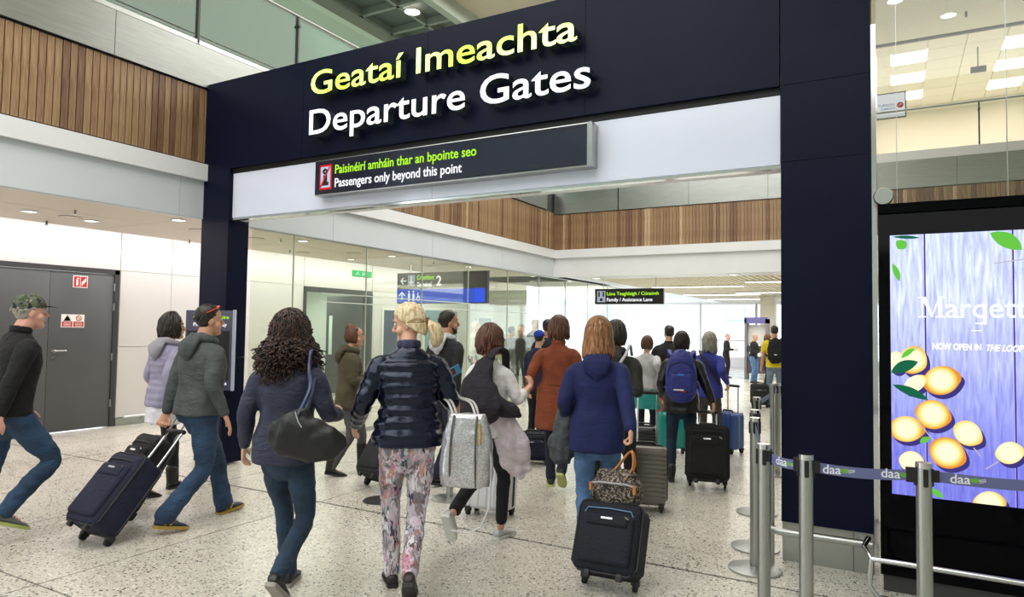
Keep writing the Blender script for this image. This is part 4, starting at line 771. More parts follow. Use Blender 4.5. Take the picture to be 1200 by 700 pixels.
def person(label, pos, az, h, sex='f', legs=None, arms=None, lean=3, hyaw=0, hpitch=0, hroll=0, skin='fair', hair=None, top=None, bottom=None, shoes=None, vox=0.0075, build=1.0, extras=(), group=None, beard=None, glasses=None, cap=None):
    """pos = ground point under the pelvis, az = heading in degrees to the right of +Y."""
    root = thing('person', label, 'person', (pos[0], pos[1], 0), -R(az), group)
    s = h / 1.75; man = sex == 'm'; V = Vector
    shw = (0.182 if man else 0.152) * s * (1 + (build - 1) * 0.5); hipx = 0.088 * s
    # legs: dict(L=(x, y, lift, pitch), R=...) ankle targets in metres
    legs = legs or dict(L=(-0.09, 0.0, 0, 0), R=(0.09, 0.0, 0, 0)); l1, l2 = 0.43 * s, 0.415 * s; ankz = 0.085 * s
    T = {}
    for k in 'LR': x, y, lift, pitch = legs[k]; T[k] = V((x, y, ankz + lift + max(0, math.sin(R(pitch))) * 0.11 * s))
    pz = 0.925 * s
    for k, sx in (('L', -1), ('R', 1)):
        hd = math.hypot(T[k].x - sx * hipx, T[k].y); pz = min(pz, T[k].z + math.sqrt(max(0.01, (0.985 * (l1 + l2)) ** 2 - hd * hd)))
    dz = pz - 0.925 * s
    def S(x, y, z):                    # rest (1.75 m) coordinates -> posed local
        x, y, z = x * s, y * s, z * s
        if z > 0.95 * s: a = R(lean); yy = y; zz = z - 0.95 * s; y = yy * math.cos(a) + zz * math.sin(a); z = 0.95 * s + zz * math.cos(a) - yy * math.sin(a)
        return V((x, y, z + dz))
    J = {}
    for k, sx in (('L', -1), ('R', 1)):
        J['hip' + k] = V((sx * hipx, 0, pz)); kn, an = ik(J['hip' + k], T[k], l1, l2, V((sx * 0.12, 1, 0.1))); J['knee' + k] = kn; J['ank' + k] = an
        J['sh' + k] = S(sx * shw / s, -0.01, 1.425)
    arms = arms or {}; u1, u2 = 0.295 * s, 0.255 * s
    for k, sx in (('L', -1), ('R', 1)):
        a = arms.get(k, {}); t = a.get('t', (sx * (shw + 0.055), 0.03, pz / s * s + 0.0 * s - 0.06))
        el, wr = ik(J['sh' + k], V(t), u1, u2, V(a.get('pole', (sx * 0.22, -1, -0.35)))); J['el' + k] = el; J['wr' + k] = wr
    SK = SKIN(skin); Vx = V((1, 0, 0))
    hc = S(0, 0.02, 1.63) + V((0, 0.005, 0)); hs = s * (1.0 if man else 0.98)
    Hm = Matrix.Translation(hc) @ Matrix.Rotation(-R(hyaw), 4, 'Z') @ Matrix.Rotation(-R(hpitch), 4, 'X') @ Matrix.Rotation(R(hroll), 4, 'Y') @ Matrix.Scale(hs, 4)
    # ---- body: one continuous skin
    bm = bmesh.new()
    sweep(bm, [S(0, 0, 0.86), S(0, -0.01, 0.95), S(0, 0, 1.1), S(0, 0.01, 1.28), S(0, -0.005, 1.40), S(0, -0.012, 1.465)], [(0.12 * s, 0.085 * s), (0.14 * s * build, 0.095 * s), (0.12 * s * build, 0.085 * s), (0.135 * s * build, 0.095 * s), (0.115 * s, 0.07 * s), (0.055 * s, 0.05 * s)], n=18)
    nk = (0.058 if man else 0.049) * s
    sweep(bm, [S(0, -0.015, 1.43), S(0, -0.01, 1.49), hc + V((0, -0.012, -0.06 * s))], [(nk * 1.25, nk * 1.15), (nk, nk), (nk, nk)], n=14)
    head_shell(bm, Hm)
    sweep(bm, [Hm @ V(p) for p in ((0, 0.083, 0.028), (0, 0.097, 0.0), (0, 0.112, -0.022), (0, 0.09, -0.034))], [0.008 * s, 0.009 * s, 0.0135 * s, 0.009 * s], n=8, step=0.01)   # nose
    sweep(bm, [Hm @ V(p) for p in ((-0.024, 0.078, -0.058), (0, 0.091, -0.056), (0.024, 0.078, -0.058))], [(0.004 * s, 0.006 * s), (0.009 * s, 0.008 * s), (0.004 * s, 0.006 * s)], ref=(0, 1, 0), n=8, step=0.01)
    ball(bm, Hm @ V((0, 0.078, -0.095)), 0.02 * s)                      # chin
    sweep(bm, [Hm @ V(p) for p in ((-0.05, 0.068, 0.03), (0, 0.088, 0.034), (0.05, 0.068, 0.03))], [0.008 * s, 0.009 * s, 0.008 * s], n=8, step=0.015)  # brow
    for sx in (-1, 1): ball(bm, Hm @ V((sx * 0.074, -0.008, -0.008)), (0.009 * s, 0.019 * s, 0.032 * s), Hm.to_3x3().normalized()); ball(bm, Hm @ V((sx * 0.045, 0.05, -0.035)), 0.027 * s)
    for k, sx in (('L', -1), ('R', 1)):
        a = arms.get(k, {}); d = (J['wr' + k] - J['el' + k]).normalized(); hd = V(a['dir']) if 'dir' in a else d
        sweep(bm, [S(sx * 0.08, -0.01, 1.37), J['sh' + k] + V((-sx * 0.02, 0, -0.04 * s)), J['sh' + k].lerp(J['el' + k], 0.5), J['el' + k], J['el' + k].lerp(J['wr' + k], 0.35), J['wr' + k] - d * 0.012], [0.035 * s, 0.038 * s, 0.036 * s * build, 0.034 * s, 0.035 * s, (0.026 * s, 0.021 * s)], n=12)
        hand(bm, J['wr' + k], hd, V(a.get('palm', (-sx, 0.25, 0))), s * (1.03 if man else 0.93), a.get('curl', 24), a.get('thumb', 1 if sx > 0 else -1), fr=0.0088)
        sweep(bm, [J['hip' + k] + V((0, 0, 0.02)), J['hip' + k].lerp(J['knee' + k], 0.5), J['knee' + k], J['knee' + k].lerp(J['ank' + k], 0.35), J['ank' + k]], [0.066 * s, 0.055 * s, 0.038 * s, 0.038 * s, 0.03 * s], n=12)
        pt = R(legs[k][3]); fd = V((0, math.cos(pt), -math.sin(pt)))
        sweep(bm, [J['ank' + k] - V((0, 0, 0.03)), J['ank' + k] + fd * 0.09 * s - V((0, 0, 0.045 * s))], [(0.03 * s, 0.03 * s), (0.03 * s, 0.02 * s)], n=8)
    fuse('body', bm, max(0.006, vox * 0.8), SK, root, dec=0.35, smooth=1)
    if vox < 0.012:
        for sx in (-1, 1):
            bm = bmesh.new(); ball(bm, Hm @ V((sx * 0.031, 0.0795, 0.012)), 0.0105 * s, n=10); e = obj('eye', bm, mat('eye_white', (225, 220, 214), 0.2, var=0.02), root, True)
            bm = bmesh.new(); ball(bm, Hm @ V((sx * 0.031, 0.0865, 0.012)), 0.0052 * s, n=8); obj('iris', bm, mat('iris_brown', (50, 34, 26), 0.2, var=0.05), e, True)
            bm = bmesh.new(); sweep(bm, [Hm @ V((sx * q, y, z)) for q, y, z in ((0.016, 0.093, 0.034), (0.034, 0.09, 0.04), (0.05, 0.077, 0.034))], [0.0035 * s, 0.004 * s, 0.002 * s], n=6, step=0.01); obj('eyebrow', bm, hm_(hair), root, True)
        bm = bmesh.new(); sweep(bm, [Hm @ V(p) for p in ((-0.022, 0.083, -0.0585), (0, 0.099, -0.0575), (0.022, 0.083, -0.0585))], [0.002 * s, 0.0045 * s, 0.002 * s], n=6, step=0.01); obj('lips', bm, mat('lip_tone', (176, 104, 94), 0.4, var=0.04), root, True)
    # ---- trousers
    bo = bottom or dict(m=mat('denim', (44, 66, 100), 0.8, bump=0.2, bscale=260, var=0.2, vscale=14)); fit = bo.get('fit', 1.0); hem = bo.get('hem', 0.0); bm = bmesh.new()
    sweep(bm, [S(0, 0, 0.80), S(0, -0.012, 0.90), S(0, -0.005, 0.98), S(0, 0, 1.06)], [(0.10 * s, 0.09 * s), ((0.168 if not man else 0.162) * s * build, 0.118 * s), (0.155 * s * build, 0.11 * s), (0.135 * s * build, 0.1 * s)], n=20)
    for k, sx in (('L', -1), ('R', 1)):
        ball(bm, S(sx * 0.075, -0.05, 0.905), (0.085 * s, 0.085 * s, 0.085 * s))
        kn, an = J['knee' + k], J['ank' + k]; end = kn.lerp(an, bo.get('len', 1.02)); rh = bo.get('ankle', 0.052) * s
        sweep(bm, [J['hip' + k] + V((-sx * 0.005, 0, 0.01)), J['hip' + k].lerp(kn, 0.45), kn, kn.lerp(end, 0.4), end], [(0.092 * s * fit, 0.1 * s * fit), (0.08 * s * fit, 0.086 * s * fit), 0.06 * s * fit, (0.056 * s * fit, 0.06 * s * fit), (rh, rh * 1.12)], n=16, mod=bo.get('mod'), cap=True)
    tr = fuse('trousers', bm, vox * 1.15, bo['m'], root, fold=0.007 * s if bo.get('fold', True) else 0.002, ffreq=11, fst=(1, 1, 2.2))
    # ---- shoes
    sh = shoes or dict(m=mat('black_shoe', (26, 24, 26), 0.45, var=0.1))
    for k, sx in (('L', -1), ('R', 1)):
        pt = legs[k][3]; an = J['ank' + k]; M = Matrix.Translation(an) @ Matrix.Rotation(-R(sx * 6), 4, 'Z') @ Matrix.Rotation(-R(pt), 4, 'X') @ Matrix.Translation((0, 0, -ankz)) @ Matrix.Scale(s * sh.get('scale', 1.0), 4)
        st = [(-0.062, 0.022, 0.05), (-0.055, 0.032, 0.085), (-0.02, 0.036, sh.get('high', 0.095)), (0.03, 0.037, 0.085), (0.07, 0.043, 0.062), (0.12, 0.046, 0.048), (0.16, 0.038, 0.038), (0.185, 0.02, 0.026)]
        def loft(bm, zs, hk, wk):
            rings = []
            for y, wd, hh in st:
                ring = []
                for j in range(14):
                    a_ = 2 * math.pi * j / 14; ring.append(bm.verts.new((wd * wk * math.cos(a_), y * (1.0 if hk is None else 1.03), (zs + max(0, (hh - zs)) * (0.5 + 0.5 * math.sin(a_)) ** 0.8) if hk is None else hk * (0 if math.sin(a_) < 0 else 1))))
                rings.append(ring)
            for A, B in zip(rings, rings[1:]):
                for j in range(14): bm.faces.new((A[j], A[(j + 1) % 14], B[(j + 1) % 14], B[j]))
            bm.faces.new(rings[0][::-1]); bm.faces.new(rings[-1])
        bm = bmesh.new(); loft(bm, 0.012, None, 1.0)
        if sh.get('boot'): sweep(bm, [(0, -0.015, 0.06), (0, -0.02, sh['boot'])], [(0.045, 0.05), (0.055, 0.06)], n=14)
        so_ = obj('shoe', bm, sh['m'], root, True, M)
        bm = bmesh.new(); loft(bm, 0, sh.get('sole_h', 0.024), 1.08); obj('sole', bm, sh.get('sole', mat('dark_sole', (40, 38, 38), 0.6, var=0.1)), so_, 'auto', M)
        if sh.get('accent'):
            bm = bmesh.new()
            for qx in (-1, 1):
                bm_tube(bm, [(qx * 0.041, -0.005, 0.03), (qx * 0.036, 0.012, 0.068), (qx * 0.043, 0.034, 0.032), (qx * 0.036, 0.055, 0.064)], 0.0065, 5); 
            obj('side_stripe', bm, sh['accent'], so_, True, M)
        if sh.get('laces') or sh.get('accent'):
            bm = bmesh.new()
            for q in range(4): bm_tube(bm, [(-0.022, 0.03 + 0.02 * q, 0.078 - 0.008 * q), (0, 0.035 + 0.02 * q, 0.09 - 0.01 * q), (0.022, 0.03 + 0.02 * q, 0.078 - 0.008 * q)], 0.003, 5)
            obj('laces', bm, sh.get('lace_m', M_RUBBER), so_, True, M)
        if sh.get('bare'): pass
    # ---- top garment
    tp = top or dict(m=mat('black_jacket', (24, 24, 28), 0.7, bump=0.15, bscale=120, var=0.15)); fx = tp.get('fit', 1.0); zb = tp.get('hem', 0.86); fl = tp.get('flare', 1.0)
    q_ = tp.get('quilt'); md = (lambda L: 1 + tp.get('qamp', 0.035) * (abs(math.sin(math.pi * L / q_)) - 0.6)) if q_ else None; bm = bmesh.new()
    wa = (0.16 if man else 0.148) * build * fx; ch = (0.182 if man else 0.164) * build * fx; hp = (0.172 if man else 0.182) * build * fx * fl
    prof = [(1.482, 0.066, 0.062, -0.015), (1.452, 0.118 if man else 0.1, 0.08, -0.015), (1.415, 0.168 if man else 0.145, 0.098, -0.012), (1.37, ch * 1.0, 0.112 * fx, -0.008), (1.28, ch, 0.126 * fx * build, 0.0), (1.12, wa, 0.115 * fx * build, 0.0), (0.98, hp * 0.97, 0.125 * fx * build, -0.008)]
    prof = [p for p in prof if p[0] > zb + 0.05] + [(zb + 0.03, hp * (1 + (fl - 1) * 0.6 * max(0, 0.95 - zb) / 0.3), 0.13 * fx * fl * build, -0.008), (zb, hp * (0.99 + (fl - 1) * 0.6 * max(0, 0.95 - zb) / 0.3), 0.13 * fx * fl * build, -0.008)]
    sweep(bm, [S(0, p[3], p[0]) for p in prof], [(p[1] * s, p[2] * s) for p in prof], n=28, step=0.011 if q_ else 0.03, mod=md, sq=2.3, cap=False)
    sl = tp.get('sleeve', 0.93); cu_ = tp.get('cuff', 0.036)
    for k, sx in (('L', -1), ('R', 1)):
        e, wv = J['el' + k], J['wr' + k]; fk = tp.get('sfit', fx)
        if sl > 0.2:
            pts = [J['sh' + k] + V((-sx * 0.045 * s, -0.002, -0.022 * s)), J['sh' + k] + V((-sx * 0.018 * s, 0, -0.045 * s)), J['sh' + k].lerp(e, 0.3), J['sh' + k].lerp(e, 0.65), e, e.lerp(wv, 0.5), e.lerp(wv, sl)]
            rad = [(0.045 * s, 0.055 * s), (0.056 * s * fk, 0.062 * s * fk), 0.06 * s * fk, 0.055 * s * fk * build, 0.049 * s * fk, 0.046 * s * fk, cu_ * s]
        else: pts = [J['sh' + k] + V((-sx * 0.04 * s, 0, -0.03 * s)), J['sh' + k].lerp(e, 0.2), J['sh' + k].lerp(e, 0.72)]; rad = [0.05 * s, 0.06 * s * fk, 0.062 * s * fk]
        sweep(bm, pts, rad, n=16, step=0.011 if q_ else 0.03, mod=md, cap=True)
    jk = fuse(tp.get('name', 'jacket'), bm, vox, tp['m'], root, dec=0.5 if q_ else 0.4, smooth=4 if q_ else 5, fold=tp.get('fold', 0.008) * s, ffreq=tp.get('ff', 8))
    if tp.get('skin_arm'): pass
    cm = tp.get('collar_m', tp['m'])
    if tp.get('collar'):
        bm = bmesh.new(); cz = tp['collar']; cr = 0.066 * s
        for i in range(2): sweep(bm, [S(0.062 * math.sin(R(a)) * (1.05), -0.015 + 0.062 * math.cos(R(a)), 1.475 + cz * (0.3 + 0.4 * i) + 0.004 * math.cos(R(a))) for a in range(20, 341, 32)], [(0.012 * s, cz * 0.45 * s)] * 11, ref=(0, 0, 1), n=8)
        # ref z: radius a is vertical
        bm.free(); bm = bmesh.new(); sweep(bm, [S(0.064 * math.sin(R(a)), -0.012 + 0.062 * math.cos(R(a)), 1.475 + cz * 0.45) for a in range(20, 341, 32)], [(cz * 0.6 * s, 0.011 * s)] * 11, ref=(0, 0, 1), n=10)
        fuse('collar', bm, vox, cm, root, dec=0.5, smooth=1)
    if tp.get('hood'):
        bm = bmesh.new(); k_ = tp['hood']
        sweep(bm, [S(0.09 * math.sin(R(a)), -0.01 + 0.078 * math.cos(R(a)), 1.478 + 0.022 * math.cos(R(a + 180))) for a in range(25, 336, 31)], [(0.03 * s * k_, 0.032 * s * k_)] * 11, n=10)
        sweep(bm, [S(0, -0.085, 1.49), S(0, -0.135, 1.43), S(0, -0.14, 1.36), S(0, -0.125, 1.31)], [(0.085 * s, 0.03 * s * k_), (0.105 * s, 0.04 * s * k_), (0.085 * s, 0.034 * s * k_), (0.03 * s, 0.018 * s)], n=16)
        fuse('hood', bm, vox, tp.get('hood_m', tp['m']), root, dec=0.5, smooth=3, fold=0.008, ffreq=14)
    for e_ in tp.get('under', ()):
        z1, z0, mm, kx = e_; bm = bmesh.new(); sweep(bm, [S(0, -0.005, z1), S(0, -0.008, (z0 + z1) / 2), S(0, -0.008, z0)], [(hp * kx * s, 0.115 * s * fx), (hp * kx * s * 1.02, 0.12 * s * fx), (hp * kx * s * 1.05, 0.124 * s * fx)], n=24, cap=False)
        fuse('shirt_hem', bm, vox, mm, root, dec=0.5, fold=0.012, ffreq=14, fst=(1, 1, 0.3))
    if tp.get('belt'): 
        bm = bmesh.new(); z = 1.07; bm_tube(bm, [S((wa + 0.012) * math.cos(R(a)), 0.127 * fx * build * math.sin(R(a)), z) for a in range(0, 360, 15)], 0.012 * s, 6, True); obj('coat_belt', bm, tp['m'], root, True)
    # ---- hair
    if hair:
        st_, hk = hair; HMt = hm_(hair); bm = bmesh.new(); extra = None
        if st_ == 'short': head_shell(bm, Hm, 1.12, 28, FACE_BACK, 0.88, 0.03)
        elif st_ == 'crew': head_shell(bm, Hm, 1.085, 28, FACE_BACK, 0.9, 0.012)
        elif st_ == 'bun':
            head_shell(bm, Hm, 1.12, 28, FACE_BACK, 0.88, 0.04); ball(bm, Hm @ V((0, -0.07, 0.105)), (0.05 * s, 0.05 * s, 0.04 * s))
        elif st_ == 'pony':
            head_shell(bm, Hm, 1.07, 28, FACE_BACK, 0.88, 0.02)
        else: head_shell(bm, Hm, 1.07, 28, lambda x, y, z: FACE_BACK(x, y, z) and not (z > 0.06 and y < 0.07), 0.88, 0.02)
        nk_ = 1 if vox < 0.011 else 0.45
        ho = fuse('hair', bm, vox, HMt, root, dec=0.5, smooth=1, fold=0.004, ffreq=40)
        bm = bmesh.new()
        if st_ == 'bob': strands(bm, Hm, int(120 * nk_), -0.088, 52, 0.0105, 1.06, 0.009, 34, lift=1.2, jl=0.03, tuck=0.16)
        elif st_ == 'fullbob': strands(bm, Hm, int(120 * nk_), -0.155, 50, 0.0105, 1.05, 0.004, 25, lift=1.16, jl=0.03)
        elif st_ == 'long': strands(bm, Hm, int(160 * nk_), -0.155, 42, 0.0105, 1.28, 0.003, 22, lift=1.19, jl=0.02, tuck=0.08, crown=0.96)
        elif st_ == 'curly':
            strands(bm, Hm, 230, -0.25, 46, 0.0052, 1.55, 0.013, 105, seg=32, lift=1.24, jl=0.07, sides=4)
            strands(bm, Hm, 230, -0.18, 42, 0.0048, 1.7, 0.016, 120, seg=28, lift=1.36, jl=0.08, sides=4)
        elif st_ == 'crop': strands(bm, Hm, int(90 * nk_), -0.075, 62, 0.0095, 0.95, 0.003, 40, lift=1.07, jl=0.02, tuck=0.12)
        elif st_ == 'bun': strands(bm, Hm, 90, -0.062, 66, 0.0085, 0.92, 0.006, 50, seg=9, lift=1.09, jl=0.02, tuck=0.25); ball(bm, Hm @ V((0, -0.07, 0.118)), (0.05 * s, 0.048 * s, 0.04 * s))
        elif st_ in ('short', 'crew') and nk_ == 1:
            for i in range(150):
                th = R(rnd.uniform(60, 300)); ps = R(rnd.uniform(5, 88)); p = V((0.079 * math.sin(ps) * math.sin(th), -0.008 + 0.1 * math.sin(ps) * math.cos(th), 0.004 + 0.123 * math.cos(ps))); q2 = V((p.x * 1.02, p.y - 0.012, p.z - 0.018))
                if not FACE_BACK(*p): bm_tube(bm, [Hm @ p, Hm @ (p.lerp(q2, 0.5) * 1.03), Hm @ (q2 * 1.01)], [0.004 * s, 0.005 * s, 0.002 * s], 5)
        elif st_ == 'pony':
            tie = V((0, -0.110, -0.012)); HL = [(0, 0.078, 0.088), (0.045, 0.068, 0.07), (0.07, 0.035, 0.035), (0.076, 0.005, 0.012), (0.076, -0.03, -0.022), (0.064, -0.06, -0.052), (0.035, -0.082, -0.08), (0.0, -0.088, -0.09)]
            def surf(p, k):
                d_ = V((p.x / 0.077, (p.y + 0.008) / 0.1, (p.z - 0.002) / 0.124)); q_l = max(0.3, d_.length); f_ = k / q_l if q_l < k else 1.0; return V((p.x * f_, -0.008 + (p.y + 0.008) * f_, 0.002 + (p.z - 0.002) * f_))
            for i in range(230):
                u_ = (i % 115) / 114 * 6.999; a_ = V(HL[int(u_)]).lerp(V(HL[int(u_) + 1]), u_ - int(u_)); a_.x *= -1 if i >= 115 else 1
                pts = [Hm @ surf(a_.lerp(tie, t / 9) + V((0, 0, 0.02 * math.sin(math.pi * t / 9) * (1 if a_.z > 0 else -0.3))), rnd.uniform(1.06, 1.10) if t < 8 else 1.0) for t in range(10)]
                bm_tube(bm, pts, 0.0065 * s, 5)
            for i in range(120):
                a1, a2, rr_ = rnd.uniform(-1, 1), rnd.uniform(-1, 1), rnd.uniform(0.3, 1)
                pts = [tie, tie + V((0.004 * a1, -0.02, 0.006)), tie + V((0.01 + 0.05 * a1 * rr_, -0.045 + 0.026 * a2, -0.03)), tie + V((0.02 + 0.06 * a1 * rr_, -0.055 + 0.03 * a2, -0.085)), tie + V((0.025 + 0.045 * a1 * rr_, -0.04 + 0.026 * a2, -0.135)), tie + V((0.02 + 0.02 * a1, -0.03 + 0.012 * a2, -0.165))]
                bm_tube(bm, [Hm @ p for p in pts], [0.007, 0.009, 0.0095, 0.009, 0.008, 0.003], 5)
        if len(bm.verts):
            lo = obj('hair_locks', bm, HMt, root, True); lo['kind'] = 'stuff'
            if st_ == 'pony': bm = bmesh.new(); bm_tube(bm, [Hm @ (tie + V((0.02 * math.cos(R(a)), -0.018, 0.004 + 0.02 * math.sin(R(a))))) for a in range(0, 360, 30)], 0.006, 6, True); obj('hair_tie', bm, mat('tie_brown', (96, 70, 48), 0.6, var=0.05), root, True)
        else: bm.free()
    if beard:
        bm = bmesh.new(); head_shell(bm, Hm, 1.02, 24, lambda x, y, z: z > -0.045 or y < -0.005 or (z > -0.05 and abs(x) < 0.02), 0.85); fuse('beard', bm, vox, hm_(('x', beard)), root, dec=0.5, smooth=0)
    if glasses == 'up':
        gm = mat('sunglass_red', (226, 70, 48), 0.15, var=0.04, coat=0.5)
        for sx in (-1, 1): bm = bmesh.new(); ball(bm, Hm @ V((sx * 0.034, 0.05, 0.108)), (0.029 * s, 0.008 * s, 0.02 * s), (Hm.to_3x3().normalized() @ Matrix.Rotation(R(-55), 3, 'X'))); bm_tube(bm, [Hm @ V((sx * 0.062, 0.05, 0.104)), Hm @ V((sx * 0.083, 0.0, 0.085)), Hm @ V((sx * 0.084, -0.05, 0.06))], 0.0045 * s, 5); obj('sunglasses', bm, gm, root, True)
    elif glasses:
        gm = mat('glasses_frame', (24, 22, 24), 0.2, var=0.05)
        for sx in (-1, 1): bm = bmesh.new(); ball(bm, Hm @ V((sx * 0.034, 0.098, 0.012)), (0.027 * s, 0.005 * s, 0.02 * s), Hm.to_3x3().normalized()); bm_tube(bm, [Hm @ V((sx * 0.06, 0.092, 0.015)), Hm @ V((sx * 0.079, 0.03, 0.012)), Hm @ V((sx * 0.08, -0.01, 0.008))], 0.003 * s, 5); obj('glasses', bm, gm, root, True)
    if cap:
        bm = bmesh.new(); head_shell(bm, Hm, 1.11, 26, lambda x, y, z: z < 0.035 - 0.1 * (y < -0.02) * 0.2, 0.85); 
        cp = fuse('cap', bm, vox, cap['m'], root, dec=0.5, smooth=1)
        bm = bmesh.new(); N = 11
        top_ = [[], []]
        for q in range(N):
            an = R(-62 + 124 * q / (N - 1)); 
            for lv, rr_ in ((0, 0.085), (1, 0.085 + 0.075 * math.cos(an * 0.9))): top_[lv].append((rr_ * math.sin(an) * 0.92, rr_ * math.cos(an) + 0.012, 0.052 - 0.012 * lv * math.cos(an)))
        vs = [[bm.verts.new(Hm @ V(p)) for p in row] for row in top_]
        fs_ = [bm.faces.new((vs[0][i], vs[0][i + 1], vs[1][i + 1], vs[1][i])) for i in range(N - 1)]; bmesh.ops.solidify(bm, geom=fs_, thickness=0.006); obj('cap_peak', bm, cap.get('peak', cap['m']), cp, True)
    root['h'] = h
    del root['h']
    return root, J, S, Hm
hair_len = dict(dark=-0.11, brown=-0.12, red=-0.12, caramel=-0.12, grey=-0.1)
def hm_(hair):
    k = hair[1] if hair else 'dark'; return hair_mat('hair_' + k, *HAIR[k])
# ================================================================== THE PEOPLE
def W2L(pos, az, w):
    a = R(az); dx, dy = w[0] - pos[0], w[1] - pos[1]; return (dx * math.cos(a) - dy * math.sin(a), dx * math.sin(a) + dy * math.cos(a), w[2])
def L2W(pos, az, l):
    a = R(az); return Vector((pos[0] + l[0] * math.cos(a) + l[1] * math.sin(a), pos[1] - l[0] * math.sin(a) + l[1] * math.cos(a), l[2]))
def fab(name, c, **k): 
    d = dict(bump=0.18, bscale=180, var=0.18, vscale=11, wr=0.4); d.update(k)
    if max(c) < 125 and sum(c) < 300: c = tuple(v * 0.8 for v in c)
    return mat(name, c, d.pop('rough', 0.85), **d)
DENIM = fab('denim_blue', (48, 80, 116), var=0.36, vscale=9); DENIM2 = fab('denim_dark', (38, 64, 92), var=0.36, vscale=9); DENIM3 = fab('denim_light', (80, 114, 158), var=0.3, vscale=7); NAVYT = fab('navy_trouser', (28, 32, 60)); BLACKT = fab('black_trouser', (22, 22, 26))
# 1 far-left man
P1 = (-5.58, 2.56)
person('man in a green flat cap, black jacket and jeans striding at the left edge', P1, 4, 1.80, 'm', dict(L=(-0.13, -0.24, 0.0, 8), R=(0.09, -0.03, 0.10, 22)), dict(R=dict(t=(0.25, -0.16, 0.88)), L=dict(t=(-0.24, 0.2, 0.9))), lean=7, hyaw=4, skin='pink', hair=('crew', 'grey'),
       top=dict(m=fab('black_fleece', (12, 12, 14)), hem=0.90, collar=0.05, fit=1.1, hood=0.0), bottom=dict(m=DENIM, fit=1.05), shoes=dict(m=mat('grey_trainer', (92, 96, 100), 0.6, var=0.15), sole=mat('lime_sole', (176, 186, 110), 0.5, var=0.08), laces=True),
       cap=dict(m=ramp_mat('camo_tweed', 'noise', 22, [(0.42, (36, 40, 58)), (0.5, (112, 116, 98)), (0.58, (66, 76, 54))], rough=0.9), peak=mat('cap_navy', (22, 24, 40), 0.8, var=0.1)))
# 2 grey hoodie
P2 = (-4.84, 3.57); a2 = 4; lh2 = Vector((-5.1, 3.46, 0.77))
person('man in a grey hooded sweatshirt with red sunglasses on his head pulling the navy case', P2, a2, 1.79, 'm', dict(L=(-0.08, 0.30, 0.0, -6), R=(0.09, -0.30, 0.02, 12)), dict(R=dict(t=(0.30, 0.03, 0.87), curl=8, palm=(-0.6, -0.8, 0)), L=dict(t=(-0.26, -0.12, 0.84), dir=(0, -0.4, -1), curl=70, palm=(0.8, -0.6, 0))), lean=3, hyaw=12, skin='mid', hair=('crew', 'dark'), glasses='up',
       top=dict(m=fab('grey_marl', (92, 98, 100)), hem=0.90, hood=1.15, fit=1.12, cuff=0.04), bottom=dict(m=DENIM, fit=1.12, ankle=0.068), build=1.06, shoes=dict(m=mat('navy_trainer', (36, 48, 74), 0.6, var=0.15), sole=mat('gum_sole', (178, 148, 70), 0.5, var=0.08), accent=mat('yellow_stripe', (226, 182, 44), 0.5, var=0.04)))
# 3 lilac puffer
P3 = (-5.96, 4.03)
person('woman with a dark bob in a lilac grey quilted jacket beyond the grey hoodie', P3, 2, 1.68, 'f', dict(L=(-0.07, 0.16, 0, 0), R=(0.08, -0.22, 0.0, 14)), dict(R=dict(t=(0.24, -0.1, 0.85), curl=60), L=dict(t=(-0.24, 0.15, 0.9))), hyaw=36, skin='mid', hair=('bob', 'dark'), vox=0.009,
       top=dict(m=mat('lilac_quilt', (146, 142, 168), 0.5, bump=0.1, bscale=60, var=0.12), hem=0.86, quilt=0.06, qamp=0.05, hood=1.1, fit=1.08, hood_m=mat('grey_hood_lining', (150, 146, 158), 0.8, var=0.1), under=((0.92, 0.70, mat('white_cotton', (222, 222, 232), 0.8, bump=0.1, bscale=80, var=0.05), 1.02),)), bottom=dict(m=fab('black_legging', (20, 20, 26)), fit=0.9, ankle=0.045), shoes=dict(m=mat('black_boot', (22, 20, 22), 0.5, var=0.1), boot=0.2))
# 4 curly hair
P4 = (-3.14, 2.90); a4 = -26
person('woman with long dark curly hair in a navy blazer and dark jeans', P4, a4, 1.66, 'f', dict(L=(-0.02, 0.17, 0.0, 0), R=(0.10, -0.30, 0.07, 42)), dict(L=dict(t=(-0.27, 0.05, 0.84)), R=dict(t=(0.25, 0.24, 1.02), curl=40, dir=(-0.2, 1, 0.1))), hyaw=30, skin='fair', hair=('curly', 'curly'), glasses=True,
       top=dict(m=fab('navy_blazer', (42, 46, 80), rough=0.6), hem=0.845, fit=1.1, collar=0.03), bottom=dict(m=DENIM2, fit=1.0, ankle=0.05), shoes=dict(m=mat('black_laced_shoe', (24, 22, 24), 0.4, var=0.1), laces=True, sole=mat('grey_sole', (150, 144, 136), 0.6, var=0.1)))
# 5 green parka
P5 = (-5.10, 5.56)
person('woman with dark hair tied up in an olive hooded parka, grey jeans and black boots', P5, 42, 1.60, 'f', dict(L=(-0.07, 0.18, 0, 0), R=(0.08, -0.16, 0, 10)), dict(R=dict(t=(0.16, 0.26, 0.98), curl=35), L=dict(t=(-0.12, 0.32, 0.98), curl=35)), hyaw=14, skin='mid', hair=('bun', 'brown'), vox=0.009,
       top=dict(m=fab('olive_parka', (92, 84, 60)), hem=0.80, fit=1.12, hood=1.3), bottom=dict(m=fab('grey_jean', (98, 98, 100)), fit=0.9, ankle=0.045), shoes=dict(m=mat('black_boot', (22, 20, 22), 0.5, var=0.1), boot=0.33))
